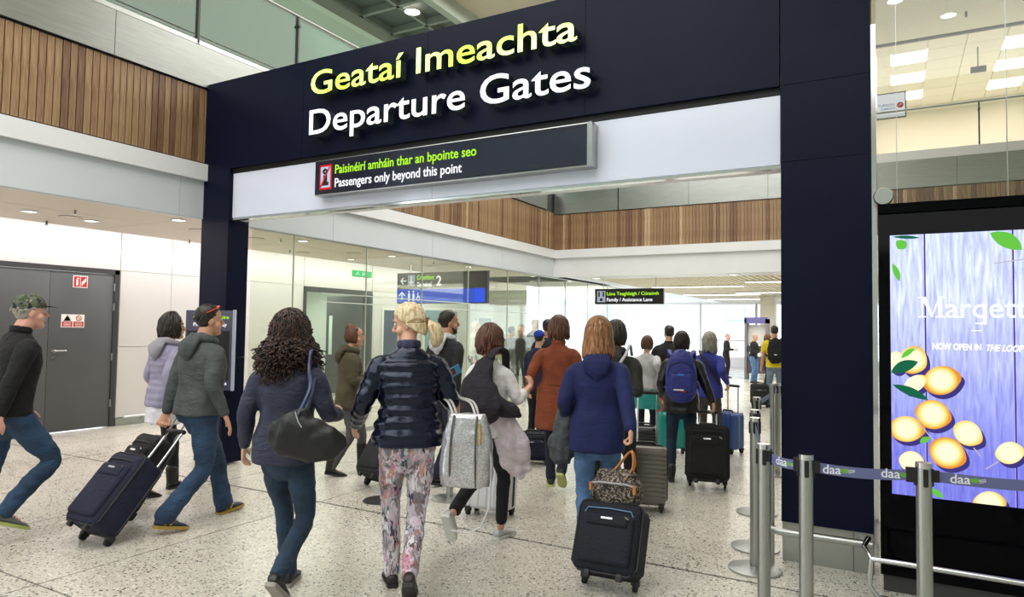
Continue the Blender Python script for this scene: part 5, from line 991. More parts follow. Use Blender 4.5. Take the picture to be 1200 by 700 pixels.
# 6 blonde
P6 = (-2.55, 3.30); a6 = -40
FLORAL = ramp_mat('floral_print', 'voronoi', 38, [(0.0, (16, 20, 40)), (0.29, (222, 212, 226)), (0.36, (196, 112, 150)), (0.48, (240, 236, 242)), (0.62, (34, 92, 116)), (0.72, (226, 160, 138)), (0.8, (44, 26, 50)), (0.93, (236, 234, 246))], rough=0.8, stretch=(1, 1, 0.55))
def soften(m):     # a second, larger pattern layer washed over the print
    nt = m.node_tree; b = nt.nodes['Principled BSDF']; l = [k for k in nt.links if k.to_socket == b.inputs['Base Color']][0]; src = l.from_socket
    n = nt.nodes.new('ShaderNodeTexNoise'); n.inputs['Scale'].default_value = 9; r = nt.nodes.new('ShaderNodeValToRGB'); e = r.color_ramp.elements; e[0].position = 0.38; e[0].color = srgb((74, 84, 110)); e[1].position = 0.6; e[1].color = srgb((226, 204, 216))
    mx = nt.nodes.new('ShaderNodeMix'); mx.data_type = 'RGBA'; mx.inputs[0].default_value = 0.12; nt.links.new(n.outputs[0], r.inputs[0]); nt.links.new(src, mx.inputs[6]); nt.links.new(r.outputs[0], mx.inputs[7]); nt.links.new(mx.outputs[2], b.inputs['Base Color'])
    v = [q for q in nt.nodes if q.type == 'TEX_VORONOI'][0]; v.inputs['Scale'].default_value = 34
    tn = nt.nodes.new('ShaderNodeTexNoise'); tn.inputs['Scale'].default_value = 14; ma = nt.nodes.new('ShaderNodeMix'); ma.data_type = 'RGBA'; ma.inputs[0].default_value = 0.12; tc = [q for q in nt.nodes if q.type == 'MAPPING'][0]
    nt.links.new(tc.outputs[0], ma.inputs[6]); nt.links.new(tn.outputs['Color'], ma.inputs[7]); nt.links.new(ma.outputs[2], v.inputs['Vector'])
soften(FLORAL)
rh6 = (0.27, 0.30, 1.16)
_r6, J6, _s6, _h6 = person('blonde woman with a low ponytail in a glossy navy puffer jacket and floral print leggings', P6, a6, 1.74, 'f', dict(L=(-0.07, 0.14, 0, 0), R=(0.02, -0.22, 0.04, 34)), dict(L=dict(t=(-0.31, 0.17, 0.97)), R=dict(t=rh6, dir=(0.1, 0.75, 0.6), curl=30, palm=(-0.8, -0.3, 0.4), pole=(0.35, -0.4, -1))), lean=6, hyaw=-66, hpitch=12, skin='fair', hair=('pony', 'blonde'),
       top=dict(m=tint_spec(mat('glossy_navy_nylon', (10, 13, 32), 0.24, bump=0.25, bscale=24, var=0.15, vscale=10), (0.68, 0.76, 1.0)), hem=0.90, quilt=0.07, qamp=0.11, fit=1.16, cuff=0.042, fold=0.005, ff=18, collar=0.05, collar_m=mat('tartan_wool', (50, 54, 78), 0.9, var=0.9, vscale=6, stretch=(7, 7, 0.4))), bottom=dict(m=FLORAL, fit=1.0, ankle=0.05), shoes=dict(m=mat('dark_flat', (40, 32, 34), 0.5, var=0.1), high=0.07))
# 7 man behind the blonde
P7 = atD(519, 500, 7.0); P7 = (P7.x, P7.y)
person('dark haired bearded man in a dark jacket with pale hood just beyond the blonde', P7, 8, 1.78, 'm', dict(L=(-0.1, 0.2, 0, 0), R=(0.1, -0.2, 0, 10)), dict(R=dict(t=(0.27, -0.1, 0.86))), hyaw=28, skin='tan', hair=('crew', 'dark'), beard='dark', vox=0.009,
       top=dict(m=fab('charcoal_jacket', (34, 34, 40)), hem=0.88, hood=0.9, hood_m=fab('pale_hood', (196, 196, 204))), bottom=dict(m=NAVYT))
# 8 white top
P8 = (-2.68, 4.42)
person('woman with a reddish brown bob in a white top and black leggings, silver shoes', P8, 2, 1.60, 'f', dict(L=(0.0, -0.42, 0.11, 60), R=(0.08, 0.10, 0.0, 0)), dict(R=dict(t=(0.24, 0.24, 1.14), dir=(-0.3, 0.8, 0.6), curl=50, pole=(0.4, -0.6, -1)), L=dict(t=(-0.16, 0.28, 1.05))), hyaw=22, skin='mid', hair=('bob', 'red'), glasses=True, build=1.04,
       top=dict(m=fab('white_knit', (228, 224, 226)), hem=0.86, fit=1.1, sleeve=0.28, name='knit_top', cuff=0.046, sfit=0.86), bottom=dict(m=fab('black_legging', (20, 20, 26)), fit=0.95, ankle=0.046, len=0.86), shoes=dict(m=mat('silver_leather', (196, 196, 198), 0.35, 0.3, var=0.05), sole=mat('white_sole', (226, 226, 222), 0.5, var=0.03), high=0.075))
# 9 rust coat
P9 = (-2.93, 6.20)
person('woman in a long rust brown belted coat and navy trousers with green trimmed trainers', P9, -20, 1.70, 'f', dict(L=(-0.07, 0.1, 0, 0), R=(0.06, -0.18, 0.06, 40)), dict(L=dict(t=(-0.30, 0.06, 0.96)), R=dict(t=(0.24, 0.1, 0.9))), hyaw=24, skin='fair', hair=('bob', 'brown'), vox=0.009,
       top=dict(m=fab('rust_wool', (128, 62, 34)), hem=0.62, fit=1.14, flare=1.08, collar=0.05, belt=True, name='coat', cuff=0.05), bottom=dict(m=NAVYT, fit=0.92), shoes=dict(m=mat('black_green_trainer', (40, 46, 38), 0.6, var=0.3), sole=mat('lime_sole', (176, 186, 110), 0.5, var=0.08)))
# 10 navy jumper
P10 = atD(700, 500, 4.72); P10 = (P10.x, P10.y); a10 = -18; rh10 = W2L(P10, a10, atD(740, 527, 4.35))
person('woman with straight caramel hair in a hooded navy jumper and light jeans', P10, a10, 1.67, 'f', dict(L=(-0.07, -0.12, 0, 8), R=(0.08, 0.14, 0, 0)), dict(R=dict(t=(rh10[0], rh10[1], rh10[2] + 0.09), dir=(0.0, 0.05, -1), curl=62, palm=(-1, 0.1, 0)), L=dict(t=(-0.23, 0.14, 0.93))), hyaw=4, skin='fair', hair=('long', 'caramel'), build=1.04,
       top=dict(m=fab('navy_jersey', (24, 36, 102), var=0.08, wr=0.15), hem=0.80, fit=1.08, hood=0.85, name='jumper', cuff=0.046), bottom=dict(m=DENIM3, fit=1.0), shoes=dict(m=mat('grey_trainer', (92, 96, 100), 0.6, var=0.15)))
# 11 olive jacket, orange hood
P11 = atD(719, 500, 5.75); P11 = (P11.x, P11.y); a11 = -6; rh11 = W2L(P11, a11, atD(748, 458, 5.85))
person('man in a dark olive jacket with an orange hood lining by the navy jumper', P11, a11, 1.68, 'm', dict(L=(-0.18, -0.25, 0.02, 30), R=(0.1, 0.2, 0, 0)), dict(R=dict(t=(rh11[0], rh11[1], rh11[2] + 0.06), dir=(0, 0.2, -1), curl=60), L=dict(t=(-0.25, 0.0, 0.85))), skin='mid', hair=('crop', 'dark'), vox=0.009,
       top=dict(m=fab('dark_olive', (52, 52, 46)), hem=0.86, hood=1.2, collar=0.05, collar_m=fab('orange_lining', (222, 116, 44))), bottom=dict(m=BLACKT), shoes=dict(m=mat('black_green_trainer', (40, 46, 38), 0.6, var=0.3), sole=mat('lime_sole', (176, 186, 110), 0.5, var=0.08)))
# 12 grey jumper and teal cloth
P12 = atD(757, 500, 9.2); P12 = (P12.x, P12.y); a12 = -4; rh12 = W2L(P12, a12, atD(777, 438, 9.1))
TEAL = fab('teal_fabric', (32, 150, 142), rough=0.6)
person('woman in a pale grey jumper with a teal jacket tied round her waist', P12, a12, 1.50, 'f', dict(L=(-0.08, 0, 0, 0), R=(0.08, 0, 0, 0)), dict(R=dict(t=rh12, curl=55), L=dict(t=(-0.2, 0.2, 0.9))), hyaw=24, skin='fair', hair=('crop', 'brown'), vox=0.012, build=1.05,
       top=dict(m=fab('pale_grey_knit', (196, 194, 198)), hem=0.92, fit=1.08, name='jumper', under=((1.02, 0.62, TEAL, 1.12),)), bottom=dict(m=NAVYT, fit=0.95))
# 13 dark suit
P13 = atD(783, 500, 10.3); P13 = (P13.x, P13.y)
person('man in a dark suit seen from behind between the grey jumper and the blue rucksack', P13, -8, 1.66, 'm', dict(L=(-0.1, 0.05, 0, 0), R=(0.1, 0, 0, 0)), dict(L=dict(t=(-0.27, 0.05, 0.84)), R=dict(t=(0.24, 0.2, 1.0))), hyaw=-20, skin='mid', hair=('crew', 'dark'), vox=0.012, top=dict(m=fab('dark_suit', (20, 22, 22)), hem=0.80, fit=1.15, collar=0.03), bottom=dict(m=fab('khaki_trouser', (96, 88, 72))))
# 14 black puffer with rucksack
P14 = (-1.97, 7.22); a14 = -14; rh14 = W2L(P14, a14, atD(839, 488, 7.0))
person('dark haired person in a black padded coat wearing the bright blue rucksack', P14, a14, 1.58, 'f', dict(L=(-0.1, -0.06, 0, 4), R=(0.09, 0.12, 0, 0)), dict(R=dict(t=(rh14[0], rh14[1], rh14[2] + 0.07), dir=(0, -0.2, -1), curl=60), L=dict(t=(-0.22, 0.12, 0.86))), hyaw=6, skin='mid', hair=('crop', 'dark'), vox=0.01, build=1.0,
       top=dict(m=mat('black_padded', (14, 14, 17), 0.4, bump=0.2, bscale=40, var=0.15), hem=0.82, fit=1.16, hood=1.35, quilt=0.09, qamp=0.05, name='coat'), bottom=dict(m=fab('teal_jean', (30, 56, 84))), shoes=dict(m=mat('dark_boot', (44, 40, 40), 0.5, var=0.15), boot=0.16))
# 15 violet blue jacket
P15 = atD(830, 500, 8.6); P15 = (P15.x, P15.y); a15 = 4; rh15 = W2L(P15, a15, atD(853, 450, 8.5))
person('grey haired woman in a violet blue jacket with a black strap across her back', P15, a15, 1.56, 'f', None, dict(R=dict(t=rh15, dir=(0, 0, -1), curl=60), L=dict(t=(-0.22, 0.12, 0.86))), hyaw=0, skin='fair', hair=('fullbob', 'grey'), vox=0.011, top=dict(m=fab('violet_blue', (52, 60, 150)), hem=0.84, fit=1.08, flare=1.05, collar=0.03), bottom=dict(m=fab('taupe_trouser', (96, 86, 84))))
# 16-19 and the rest, far away
p = at(851, 443); person('white haired man in a black jacket standing far off left of the screening frame', (p.x, p.y), 95, 1.50, 'm', None, dict(R=dict(t=(0.12, 0.28, 0.95)), L=dict(t=(-0.1, 0.28, 0.95))), hyaw=0, skin='pink', hair=('crew', 'grey'), vox=0.016, top=dict(m=fab('black_jacket_far', (30, 30, 34)), hem=0.86, under=((1.2, 1.0, MATS['white_cotton'], 0.8),)), bottom=dict(m=BLACKT))
p = at(883, 449); person('grey haired man in a black cardigan and blue jeans standing right of the screening frame', (p.x, p.y), 110, 1.52, 'm', None, dict(R=dict(t=(0.12, 0.28, 0.95)), L=dict(t=(-0.1, 0.28, 0.95))), skin='mid', hair=('crew', 'grey'), vox=0.016, top=dict(m=MATS['black_jacket_far'], hem=0.86), bottom=dict(m=DENIM3))
p = at(898, 456); person('red haired person in a dark jacket half hidden behind the yellow shirt', (p.x, p.y), 60, 1.5, 'f', None, None, skin='pink', hair=('bob', 'red'), vox=0.016, top=dict(m=fab('dark_grey_far', (52, 50, 60))), bottom=dict(m=BLACKT))
P19 = at(908, 478); P19 = (P19.x, P19.y)
person('man in a bright yellow T-shirt and pale jeans wearing a black rucksack', P19, -12, 1.72, 'm', None, dict(L=dict(t=(-0.26, 0.02, 0.84))), skin='tan', hair=('crew', 'dark'), vox=0.012, top=dict(m=fab('yellow_jersey', (226, 200, 40)), hem=0.86, sleeve=0.0, name='t_shirt', fit=1.05), bottom=dict(m=fab('pale_denim', (116, 130, 150))))
p = atD(629, 500, 9.3); person('person in a bright blue knitted hat mostly hidden behind the rust coat', (p.x, p.y), -5, 1.56, 'f', None, None, skin='fair', hair=('crew', 'dark'), vox=0.014, top=dict(m=fab('indigo_jacket', (40, 44, 84))), bottom=dict(m=BLACKT), cap=dict(m=fab('blue_hat', (38, 62, 180))))
p = atD(639, 500, 9.9); person('dark haired person whose head shows just above the rust coat hair', (p.x, p.y), -5, 1.72, 'm', None, None, skin='tan', hair=('crew', 'dark'), vox=0.016, top=dict(m=fab('dark_slate_coat', (40, 42, 50))), bottom=dict(m=BLACKT))
for px, D_, hh, az_, hr, lab, sk in ((596, 15.6, 1.62, 20, 'dark', 'figure in a black coat behind the glass, left of the two beyond the white top', 'tan'), (609, 15.2, 1.66, 150, 'dark', 'figure in a black coat behind the glass close to the rust coat sleeve', 'mid'), (623, 16.4, 1.80, 100, 'grey', 'balding man in a dark suit behind the glass beside the blue hat', 'pink'), (553, 16.0, 1.72, 60, 'blonde', 'fair haired person behind the glass above the brown bob', 'fair'), (573, 15.4, 1.7, -20, 'grey', 'grey haired person behind the glass just right of the brown bob', 'fair')):
    p = atD(px, 500, D_); person(lab, (p.x, p.y), az_, hh, 'm', None, None, skin=sk, hair=('crew', hr), vox=0.017, top=dict(m=MATS['black_jacket_far'] if 'black' in lab or 'suit' in lab else fab('beige_far', (176, 170, 140))), bottom=dict(m=BLACKT))
# ================================================================== LUGGAGE
def suitcase(label, pos, az, W, Dp, H, tilt, m, kind='soft', pull=0.38, wheels=2, trim=None, wheel_m=None):
    t = thing('suitcase', label, 'suitcase', (pos[0], pos[1], 0.0), -R(az)); t.rotation_euler = (0, 0, -R(az)); wr = 0.027
    T = Matrix.Translation((0, 0, wr)) @ Matrix.Rotation(-R(tilt), 4, 'X') @ Matrix.Translation((0, 0, -wr)); z0 = 0.055; y1 = 0.03; y0 = y1 - Dp
    if wheels == 4: y1 = Dp / 2; y0 = -Dp / 2
    tm = mat('case_trim_black', (28, 28, 32), 0.5, var=0.08); wm = wheel_m or M_RUBBER
    bm = bmesh.new(); bm_rbox(bm, (-W / 2, y0, z0), (W / 2, y1, z0 + H), 0.05 if kind == 'soft' else 0.045, 4); sh = obj('shell', bm, m, t, 'auto', T)
    if kind == 'soft':
        bm = bmesh.new(); bm_rbox(bm, (-W * 0.41, y0 - 0.028, z0 + 0.045), (W * 0.41, y0 + 0.03, z0 + H * 0.80), 0.024, 3); fp = obj('front_pocket', bm, m, t, 'auto', T)
        bm = bmesh.new(); bm_rbox(bm, (-W * 0.33, y0 - 0.040, z0 + H * 0.62), (W * 0.33, y0 + 0.0, z0 + H * 0.78), 0.018, 3); obj('upper_pocket', bm, m, fp, 'auto', T)
        zt = z0 + H * 0.87; tube('zip', [T @ Vector(p) for p in ((-W * 0.38, y0 - 0.004, zt - 0.03), (-W * 0.34, y0 - 0.006, zt), (0, y0 - 0.007, zt + 0.006), (W * 0.34, y0 - 0.006, zt), (W * 0.38, y0 - 0.004, zt - 0.03))], 0.0042, trim or tm, t, 6)
        for yy in (y0 + 0.03, y1 - 0.04):
            q = 0.045; tube('piping', [T @ Vector(p) for p in ((-W / 2 - 0.001, yy, z0 + q), (-W / 2 - 0.001, yy, z0 + H - q), (-W / 2 + q * 0.3, yy, z0 + H - q * 0.3), (-W / 2 + q, yy, z0 + H + 0.001), (W / 2 - q, yy, z0 + H + 0.001), (W / 2 - q * 0.3, yy, z0 + H - q * 0.3), (W / 2 + 0.001, yy, z0 + H - q), (W / 2 + 0.001, yy, z0 + q), (W / 2 - q, yy, z0 - 0.001), (-W / 2 + q, yy, z0 - 0.001))], 0.0055, tm, t, 6, True)
        bm = bmesh.new(); bm_box(bm, (-0.035, y0 - 0.044, z0 + H * 0.715), (0.035, y0 - 0.039, z0 + H * 0.74)); obj('badge', bm, mat('badge_metal', (214, 214, 218), 0.25, 0.6, var=0.03), t, False, T)
        bm = bmesh.new(); bm_tube(bm, [(W * 0.28, y0 - 0.043, z0 + H * 0.77), (W * 0.34, y0 - 0.043, z0 + H * 0.74)], 0.004, 5); obj('zip_pull', bm, M_CHROME, t, False, T)
    else:
        n = 11
        for k in range(n):
            if kind == 'ribx':
                z = z0 + 0.06 + (H - 0.12) * k / (n - 1); bm = bmesh.new(); bm_rbox(bm, (-W / 2 - 0.004, y0 - 0.006, z - 0.013), (W / 2 + 0.004, y1 - 0.03, z + 0.013), 0.006, 2)
            else:
                if k > 4: break
                x = -W * 0.36 + W * 0.72 * k / 4; bm = bmesh.new(); bm_rbox(bm, (x - 0.012, y0 - 0.006, z0 + 0.03), (x + 0.012, y1 + 0.004, z0 + H + 0.004), 0.005, 2)
            obj('rib', bm, m, sh, 'auto', T)
        zz = (y0 + y1) / 2; q = 0.045
        tube('zip', [T @ Vector(p) for p in ((-W / 2 - 0.004, zz, z0 + q), (-W / 2 - 0.004, zz, z0 + H - q), (-W / 2 + q, zz, z0 + H + 0.004), (W / 2 - q, zz, z0 + H + 0.004), (W / 2 + 0.004, zz, z0 + H - q), (W / 2 + 0.004, zz, z0 + q), (W / 2 - q, zz, z0 - 0.002), (-W / 2 + q, zz, z0 - 0.002))], 0.009, trim or tm, t, 6, True)
    tube('carry_handle', [T @ Vector((x, (y0 + y1) / 2, z)) for x, z in ((-0.09, z0 + H - 0.005), (-0.07, z0 + H + 0.028), (0.07, z0 + H + 0.028), (0.09, z0 + H - 0.005))], 0.011, tm, t, 8)
    if pull:
        for sx in (-1, 1): tube('rod', [T @ Vector((sx * 0.085, y1 - 0.03, z0 + H - 0.02)), T @ Vector((sx * 0.085, y1 - 0.03, z0 + H + pull))], 0.008, M_CHROME, t, 8)
        bm = bmesh.new(); bm_rbox(bm, (-0.105, y1 - 0.048, z0 + H + pull - 0.012), (0.105, y1 - 0.012, z0 + H + pull + 0.022), 0.012, 2); obj('grip', bm, tm, t, 'auto', T)
    for sx in (-1, 1):
        for yy in ((y1 - 0.03, y0 + 0.03) if wheels == 4 else (0.0,)):
            p = T @ Vector((sx * (W / 2 - 0.04), yy, wr)); bm = bmesh.new(); bm_cyl(bm, (0, 0), wr, -0.013, 0.013, 18); bmesh.ops.transform(bm, matrix=Matrix.Translation(p) @ Matrix.Rotation(R(90), 4, 'Y'), verts=bm.verts); wo = obj('wheel', bm, wm, t, 'auto')
            bm = bmesh.new(); bm_rbox(bm, (sx * (W / 2 - 0.04) - 0.024, yy - 0.032, 0.03), (sx * (W / 2 - 0.04) + 0.024, yy + 0.028, 0.075), 0.01, 2); obj('wheel_housing', bm, tm, wo, 'auto', T)
        if wheels == 2: bm = bmesh.new(); bm_rbox(bm, (sx * W * 0.25 - 0.02, y0 + 0.02, 0.02), (sx * W * 0.25 + 0.02, y0 + 0.055, z0 + 0.01), 0.008, 2); obj('foot', bm, tm, t, 'auto', T)
    t['tilted'] = 1; del t['tilted']; return t, T
NAVYC = fab('navy_ballistic', (26, 30, 58), bscale=300); BLACKC = fab('black_ballistic', (20, 20, 24), bscale=300)
suitcase('navy soft case tilted on its wheels, pulled by the man in the grey hoodie', (-4.99, 2.88), a2 - 6, 0.37, 0.25, 0.56, 42, fab('navy_blue_nylon', (28, 32, 64), bscale=300), pull=0.33)
suitcase('black soft cabin case mostly hidden behind the larger navy one at the left', (-5.45, 3.35), 4, 0.34, 0.22, 0.60, 34, BLACKC, pull=0.30)
c10 = suitcase('navy upright case with light blue zip line carrying the printed holdall', (-1.535, 4.02), -4, 0.40, 0.24, 0.42, 27, fab('dark_navy_nylon', (22, 25, 44), bscale=300), pull=0, trim=mat('pale_blue_zip', (92, 132, 168), 0.4, var=0.05))
suitcase('bronze grey hard shell case with horizontal ribs beside the printed holdall', atD(757, 500, 6.05)[:2], -14, 0.36, 0.25, 0.50, 4, mat('bronze_grey_shell', (108, 102, 94), 0.35, var=0.05, coat=0.2), 'ribx', pull=0.46, wheels=4)
suitcase('small black hard case standing beyond the bronze grey case', atD(754, 500, 7.6)[:2], -10, 0.30, 0.22, 0.46, 0, mat('black_shell', (24, 24, 28), 0.3, var=0.05), 'ribx', pull=0, wheels=4)
suitcase('large black soft case wheeled behind the blue rucksack wearer', at(829, 571)[:2], a14 + 2, 0.42, 0.26, 0.54, 16, BLACKC, pull=0.16)
suitcase('turquoise hard shell case beside the teal jacket', atD(787, 500, 8.9)[:2], -20, 0.36, 0.24, 0.46, 0, mat('turquoise_shell', (22, 152, 142), 0.3, var=0.05, coat=0.3), 'ribz', pull=0.3, wheels=4)
suitcase('royal blue hard shell case with a grey band beside the violet blue jacket', at(853, 530)[:2], 30, 0.36, 0.25, 0.46, 0, mat('royal_blue_shell', (52, 84, 156), 0.35, var=0.05, coat=0.2), 'ribz', pull=0.34, wheels=4, trim=mat('grey_band', (150, 152, 158), 0.4, var=0.04))
suitcase('dark case leaning on its wheels between the olive parka and the blonde woman', at(441, 571)[:2], 8, 0.36, 0.24, 0.52, 36, fab('charcoal_ballistic', (36, 36, 44), bscale=300), pull=0.36)
suitcase('white hard case with dark wheels behind the white top and black leggings', at(574, 604)[:2], -8, 0.40, 0.24, 0.40, 6, mat('white_shell', (214, 214, 220), 0.3, var=0.03, coat=0.2), 'ribz', pull=0.4, wheels=4)
suitcase('dark green case standing far off before the yellow shirt', at(890, 477)[:2], -10, 0.36, 0.24, 0.42, 0, fab('dark_green_nylon', (46, 50, 46)), pull=0, wheels=4)
suitcase('navy case low on the floor between the white top and the rust coat', at(624, 543)[:2], -20, 0.42, 0.26, 0.30, 0, NAVYC, pull=0, wheels=4)
# ---- bags
def strap(t, pts, w_, m, name='strap', ref=(0, 0, 1), th=0.003):
    bm = bmesh.new(); sweep(bm, pts, [(w_, th)] * len(pts), ref=ref, n=8, step=0.03); return obj(name, bm, m, t, True)
# silver handbag on the blonde's forearm
SILV = ramp_mat('crackled_silver', 'voronoi', 240, [(0.0, (158, 154, 158)), (0.5, (186, 184, 190)), (1.0, (216, 216, 224))], rough=0.28, bump=0.4, metal=0.75)
bw = atD(547, 528, 3.92); hb = thing('handbag', 'crackled silver leather handbag hanging from the blonde woman’s right forearm', 'handbag', (bw.x, bw.y, 0), -R(-16))
bm = bmesh.new(); sweep(bm, [(0, 0, bw.z - 0.2), (0, 0, bw.z - 0.12), (0, 0, bw.z + 0.05), (0, 0, bw.z + 0.19), (0, 0, bw.z + 0.215)], [(0.15, 0.075), (0.155, 0.082), (0.145, 0.07), (0.115, 0.04), (0.105, 0.02)], n=28, sq=3.2, step=0.02, cap=False); fuse('body', bm, 0.008, SILV, hb, dec=0.6, smooth=4, fold=0.012, ffreq=9)
for x in (-0.075, 0.075): strap(hb, [(x, -0.07, bw.z - 0.19), (x * 1.0, -0.085, bw.z - 0.05), (x * 0.95, -0.07, bw.z + 0.1), (x * 0.9, -0.035, bw.z + 0.2)], 0.006, mat('bag_seam', (84, 78, 74), 0.5, var=0.1), 'seam', ref=(1, 0, 0), th=0.004)
fm6 = J6['elR'].lerp(J6['wrR'], 0.42); fa = W2L((bw.x, bw.y), -16, L2W(P6, a6, fm6)); fz = fm6.z + 0.055
for yy in (-0.03, 0.03): strap(hb, [(-0.06, yy, bw.z + 0.17), (-0.06 + (fa[0] + 0.02) * 0.4, yy + fa[1] * 0.3, bw.z + 0.26), (fa[0] - 0.05, fa[1] + yy * 0.6, fz - 0.05), (fa[0] - 0.02, fa[1] + yy * 0.6, fz), (fa[0] + 0.025, fa[1] + yy * 0.6, fz), (fa[0] + 0.055, fa[1] + yy * 0.6, fz - 0.05), (0.065 + fa[0] * 0.3, yy + fa[1] * 0.3, bw.z + 0.26), (0.065, yy, bw.z + 0.17)], 0.011, mat('pale_silver_leather', (200, 196, 196), 0.4, 0.3, var=0.05), 'handle', ref=(0, 1, 0), th=0.005)
tube('zip_tassel', [(0.09, -0.05, bw.z + 0.16), (0.1, -0.075, bw.z + 0.1), (0.1, -0.08, bw.z + 0.05)], 0.007, mat('gold_metal', (196, 150, 80), 0.3, 0.8, var=0.04), hb, 6)
tube('long_strap', [(0.12, -0.01, bw.z + 0.14), (0.155, -0.03, bw.z - 0.06), (0.15, -0.04, bw.z - 0.3), (0.10, -0.03, bw.z - 0.42), (0.02, -0.02, bw.z - 0.46), (-0.08, 0.0, bw.z - 0.46)], 0.006, mat('pale_silver_leather', (200, 196, 196), 0.4, 0.3), hb, 6)
# booklet in her hand
hw = L2W(P6, a6, (0.28, 0.385, 1.255)); bk = thing('booklet', 'thin blue and dark red booklet held up in the blonde woman’s right hand', 'booklet', (hw.x, hw.y, hw.z), R(40)); bk.rotation_euler = (R(18), R(-28), R(48))
box('cover', (-0.09, -0.005, -0.02), (0.09, 0.002, 0.045), mat('booklet_blue', (70, 150, 200), 0.4, var=0.05), bk); box('page', (-0.08, -0.008, -0.005), (0.05, -0.005, 0.04), ramp_mat('booklet_print', 'noise', 18, [(0.4, (120, 34, 44)), (0.6, (60, 40, 60))], rough=0.4), bk)
# black slouchy bag
bw = atD(355, 514, 3.70); sb = thing('shoulder_bag', 'large slouchy black shoulder bag under the curly haired woman’s arm', 'handbag', (bw.x, bw.y, 0), -R(-34)); z = bw.z
LEA = mat('black_soft_leather', (10, 10, 13), 0.5, bump=0.15, bscale=60, var=0.12)
bm = bmesh.new(); sweep(bm, [(-0.16, 0, z + 0.03), (-0.10, 0, z + 0.02), (0.03, 0, z - 0.01), (0.14, 0, z - 0.03), (0.22, 0.0, z - 0.02)], [(0.025, 0.07), (0.055, 0.125), (0.06, 0.125), (0.055, 0.095), (0.02, 0.04)], ref=(0, 1, 0), n=20, step=0.02); sweep(bm, [(-0.02, 0, z + 0.06), (-0.02, 0, z + 0.15)], [(0.12, 0.03), (0.05, 0.012)], n=14, step=0.02)
fuse('body', bm, 0.009, LEA, sb, dec=0.5, smooth=4, fold=0.016, ffreq=8)
shl = W2L((bw.x, bw.y), -34, L2W(P4, a4, (0.155, -0.02, 1.43)))
for dy in (-0.03, 0.03): strap(sb, [(-0.03, dy, z + 0.12), (shl[0] + 0.04, shl[1] * 0.5 - 0.085 + dy * 0.3, z + 0.26), (shl[0] + 0.0, shl[1] - 0.085, 1.33), (shl[0], shl[1] - 0.02, 1.435), (shl[0] + 0.02, shl[1] + 0.08, 1.36), (0.0, dy + 0.06, z + 0.14)], 0.010, mat('navy_strap', (40, 50, 88), 0.3, var=0.1), 'strap', ref=(1, 0, 0), th=0.004)
tube('buckle', [(-0.03, -0.06, z + 0.15), (-0.01, -0.075, z + 0.1), (0.01, -0.08, z + 0.07)], 0.006, M_CHROME, sb, 6)
# printed holdall on the case
PRT = ramp_mat('printed_canvas', 'noise', 48, [(0.40, (32, 28, 28)), (0.5, (60, 52, 48)), (0.56, (186, 168, 148)), (0.6, (44, 38, 38))], rough=0.7, detail=1)
hp_ = c10[1] @ Vector((0, -0.09, 0.485)); TAN = mat('tan_leather', (190, 120, 58), 0.45, var=0.1)
hz = hp_.z - 0.005; wp = Vector((-1.535, 4.02, 0)) + Matrix.Rotation(R(4), 3, 'Z') @ Vector((hp_.x, hp_.y, 0)); hd_ = thing('holdall', 'small holdall with black and cream script print resting on the navy case', 'bag', (wp.x, wp.y, hz), R(4))
bm = bmesh.new(); sweep(bm, [(0, 0, 0.02), (0, 0, 0.06), (0, 0, 0.13), (0, 0, 0.19)], [(0.155, 0.085), (0.17, 0.095), (0.16, 0.085), (0.12, 0.05)], n=26, sq=3, step=0.02); ball(bm, (-0.085, 0, 0.185), (0.05, 0.05, 0.04)); ball(bm, (0.085, 0, 0.185), (0.05, 0.05, 0.04)); fuse('body', bm, 0.008, PRT, hd_, dec=0.6, smooth=3, fold=0.010, ffreq=11)
tube('zip', [(-0.15, -0.08, 0.14), (-0.08, -0.095, 0.155), (0.08, -0.095, 0.155), (0.15, -0.08, 0.14)], 0.006, mat('pale_zip', (170, 168, 176), 0.4, var=0.05), hd_, 6)
for x in (-0.14, 0.14): box('tan_tab', (x - 0.008, -0.1, 0.1), (x + 0.008, -0.085, 0.15), TAN, hd_)
hx = W2L((wp.x, wp.y), -4, L2W(P10, a10, (rh10[0], rh10[1], rh10[2])))
for yy in (-0.05, 0.05): strap(hd_, [(-0.04, yy, 0.17), (hx[0] * 0.6 - 0.04, hx[1] * 0.6 + yy * 0.6, hx[2] - hz - 0.1), (hx[0], hx[1] + yy * 0.2, hx[2] - hz - 0.01), (hx[0] * 0.8 + 0.04, hx[1] * 0.6 + yy * 0.6, hx[2] - hz - 0.1), (0.07, yy, 0.17)], 0.011, TAN, 'handle', ref=(0, 1, 0), th=0.006)
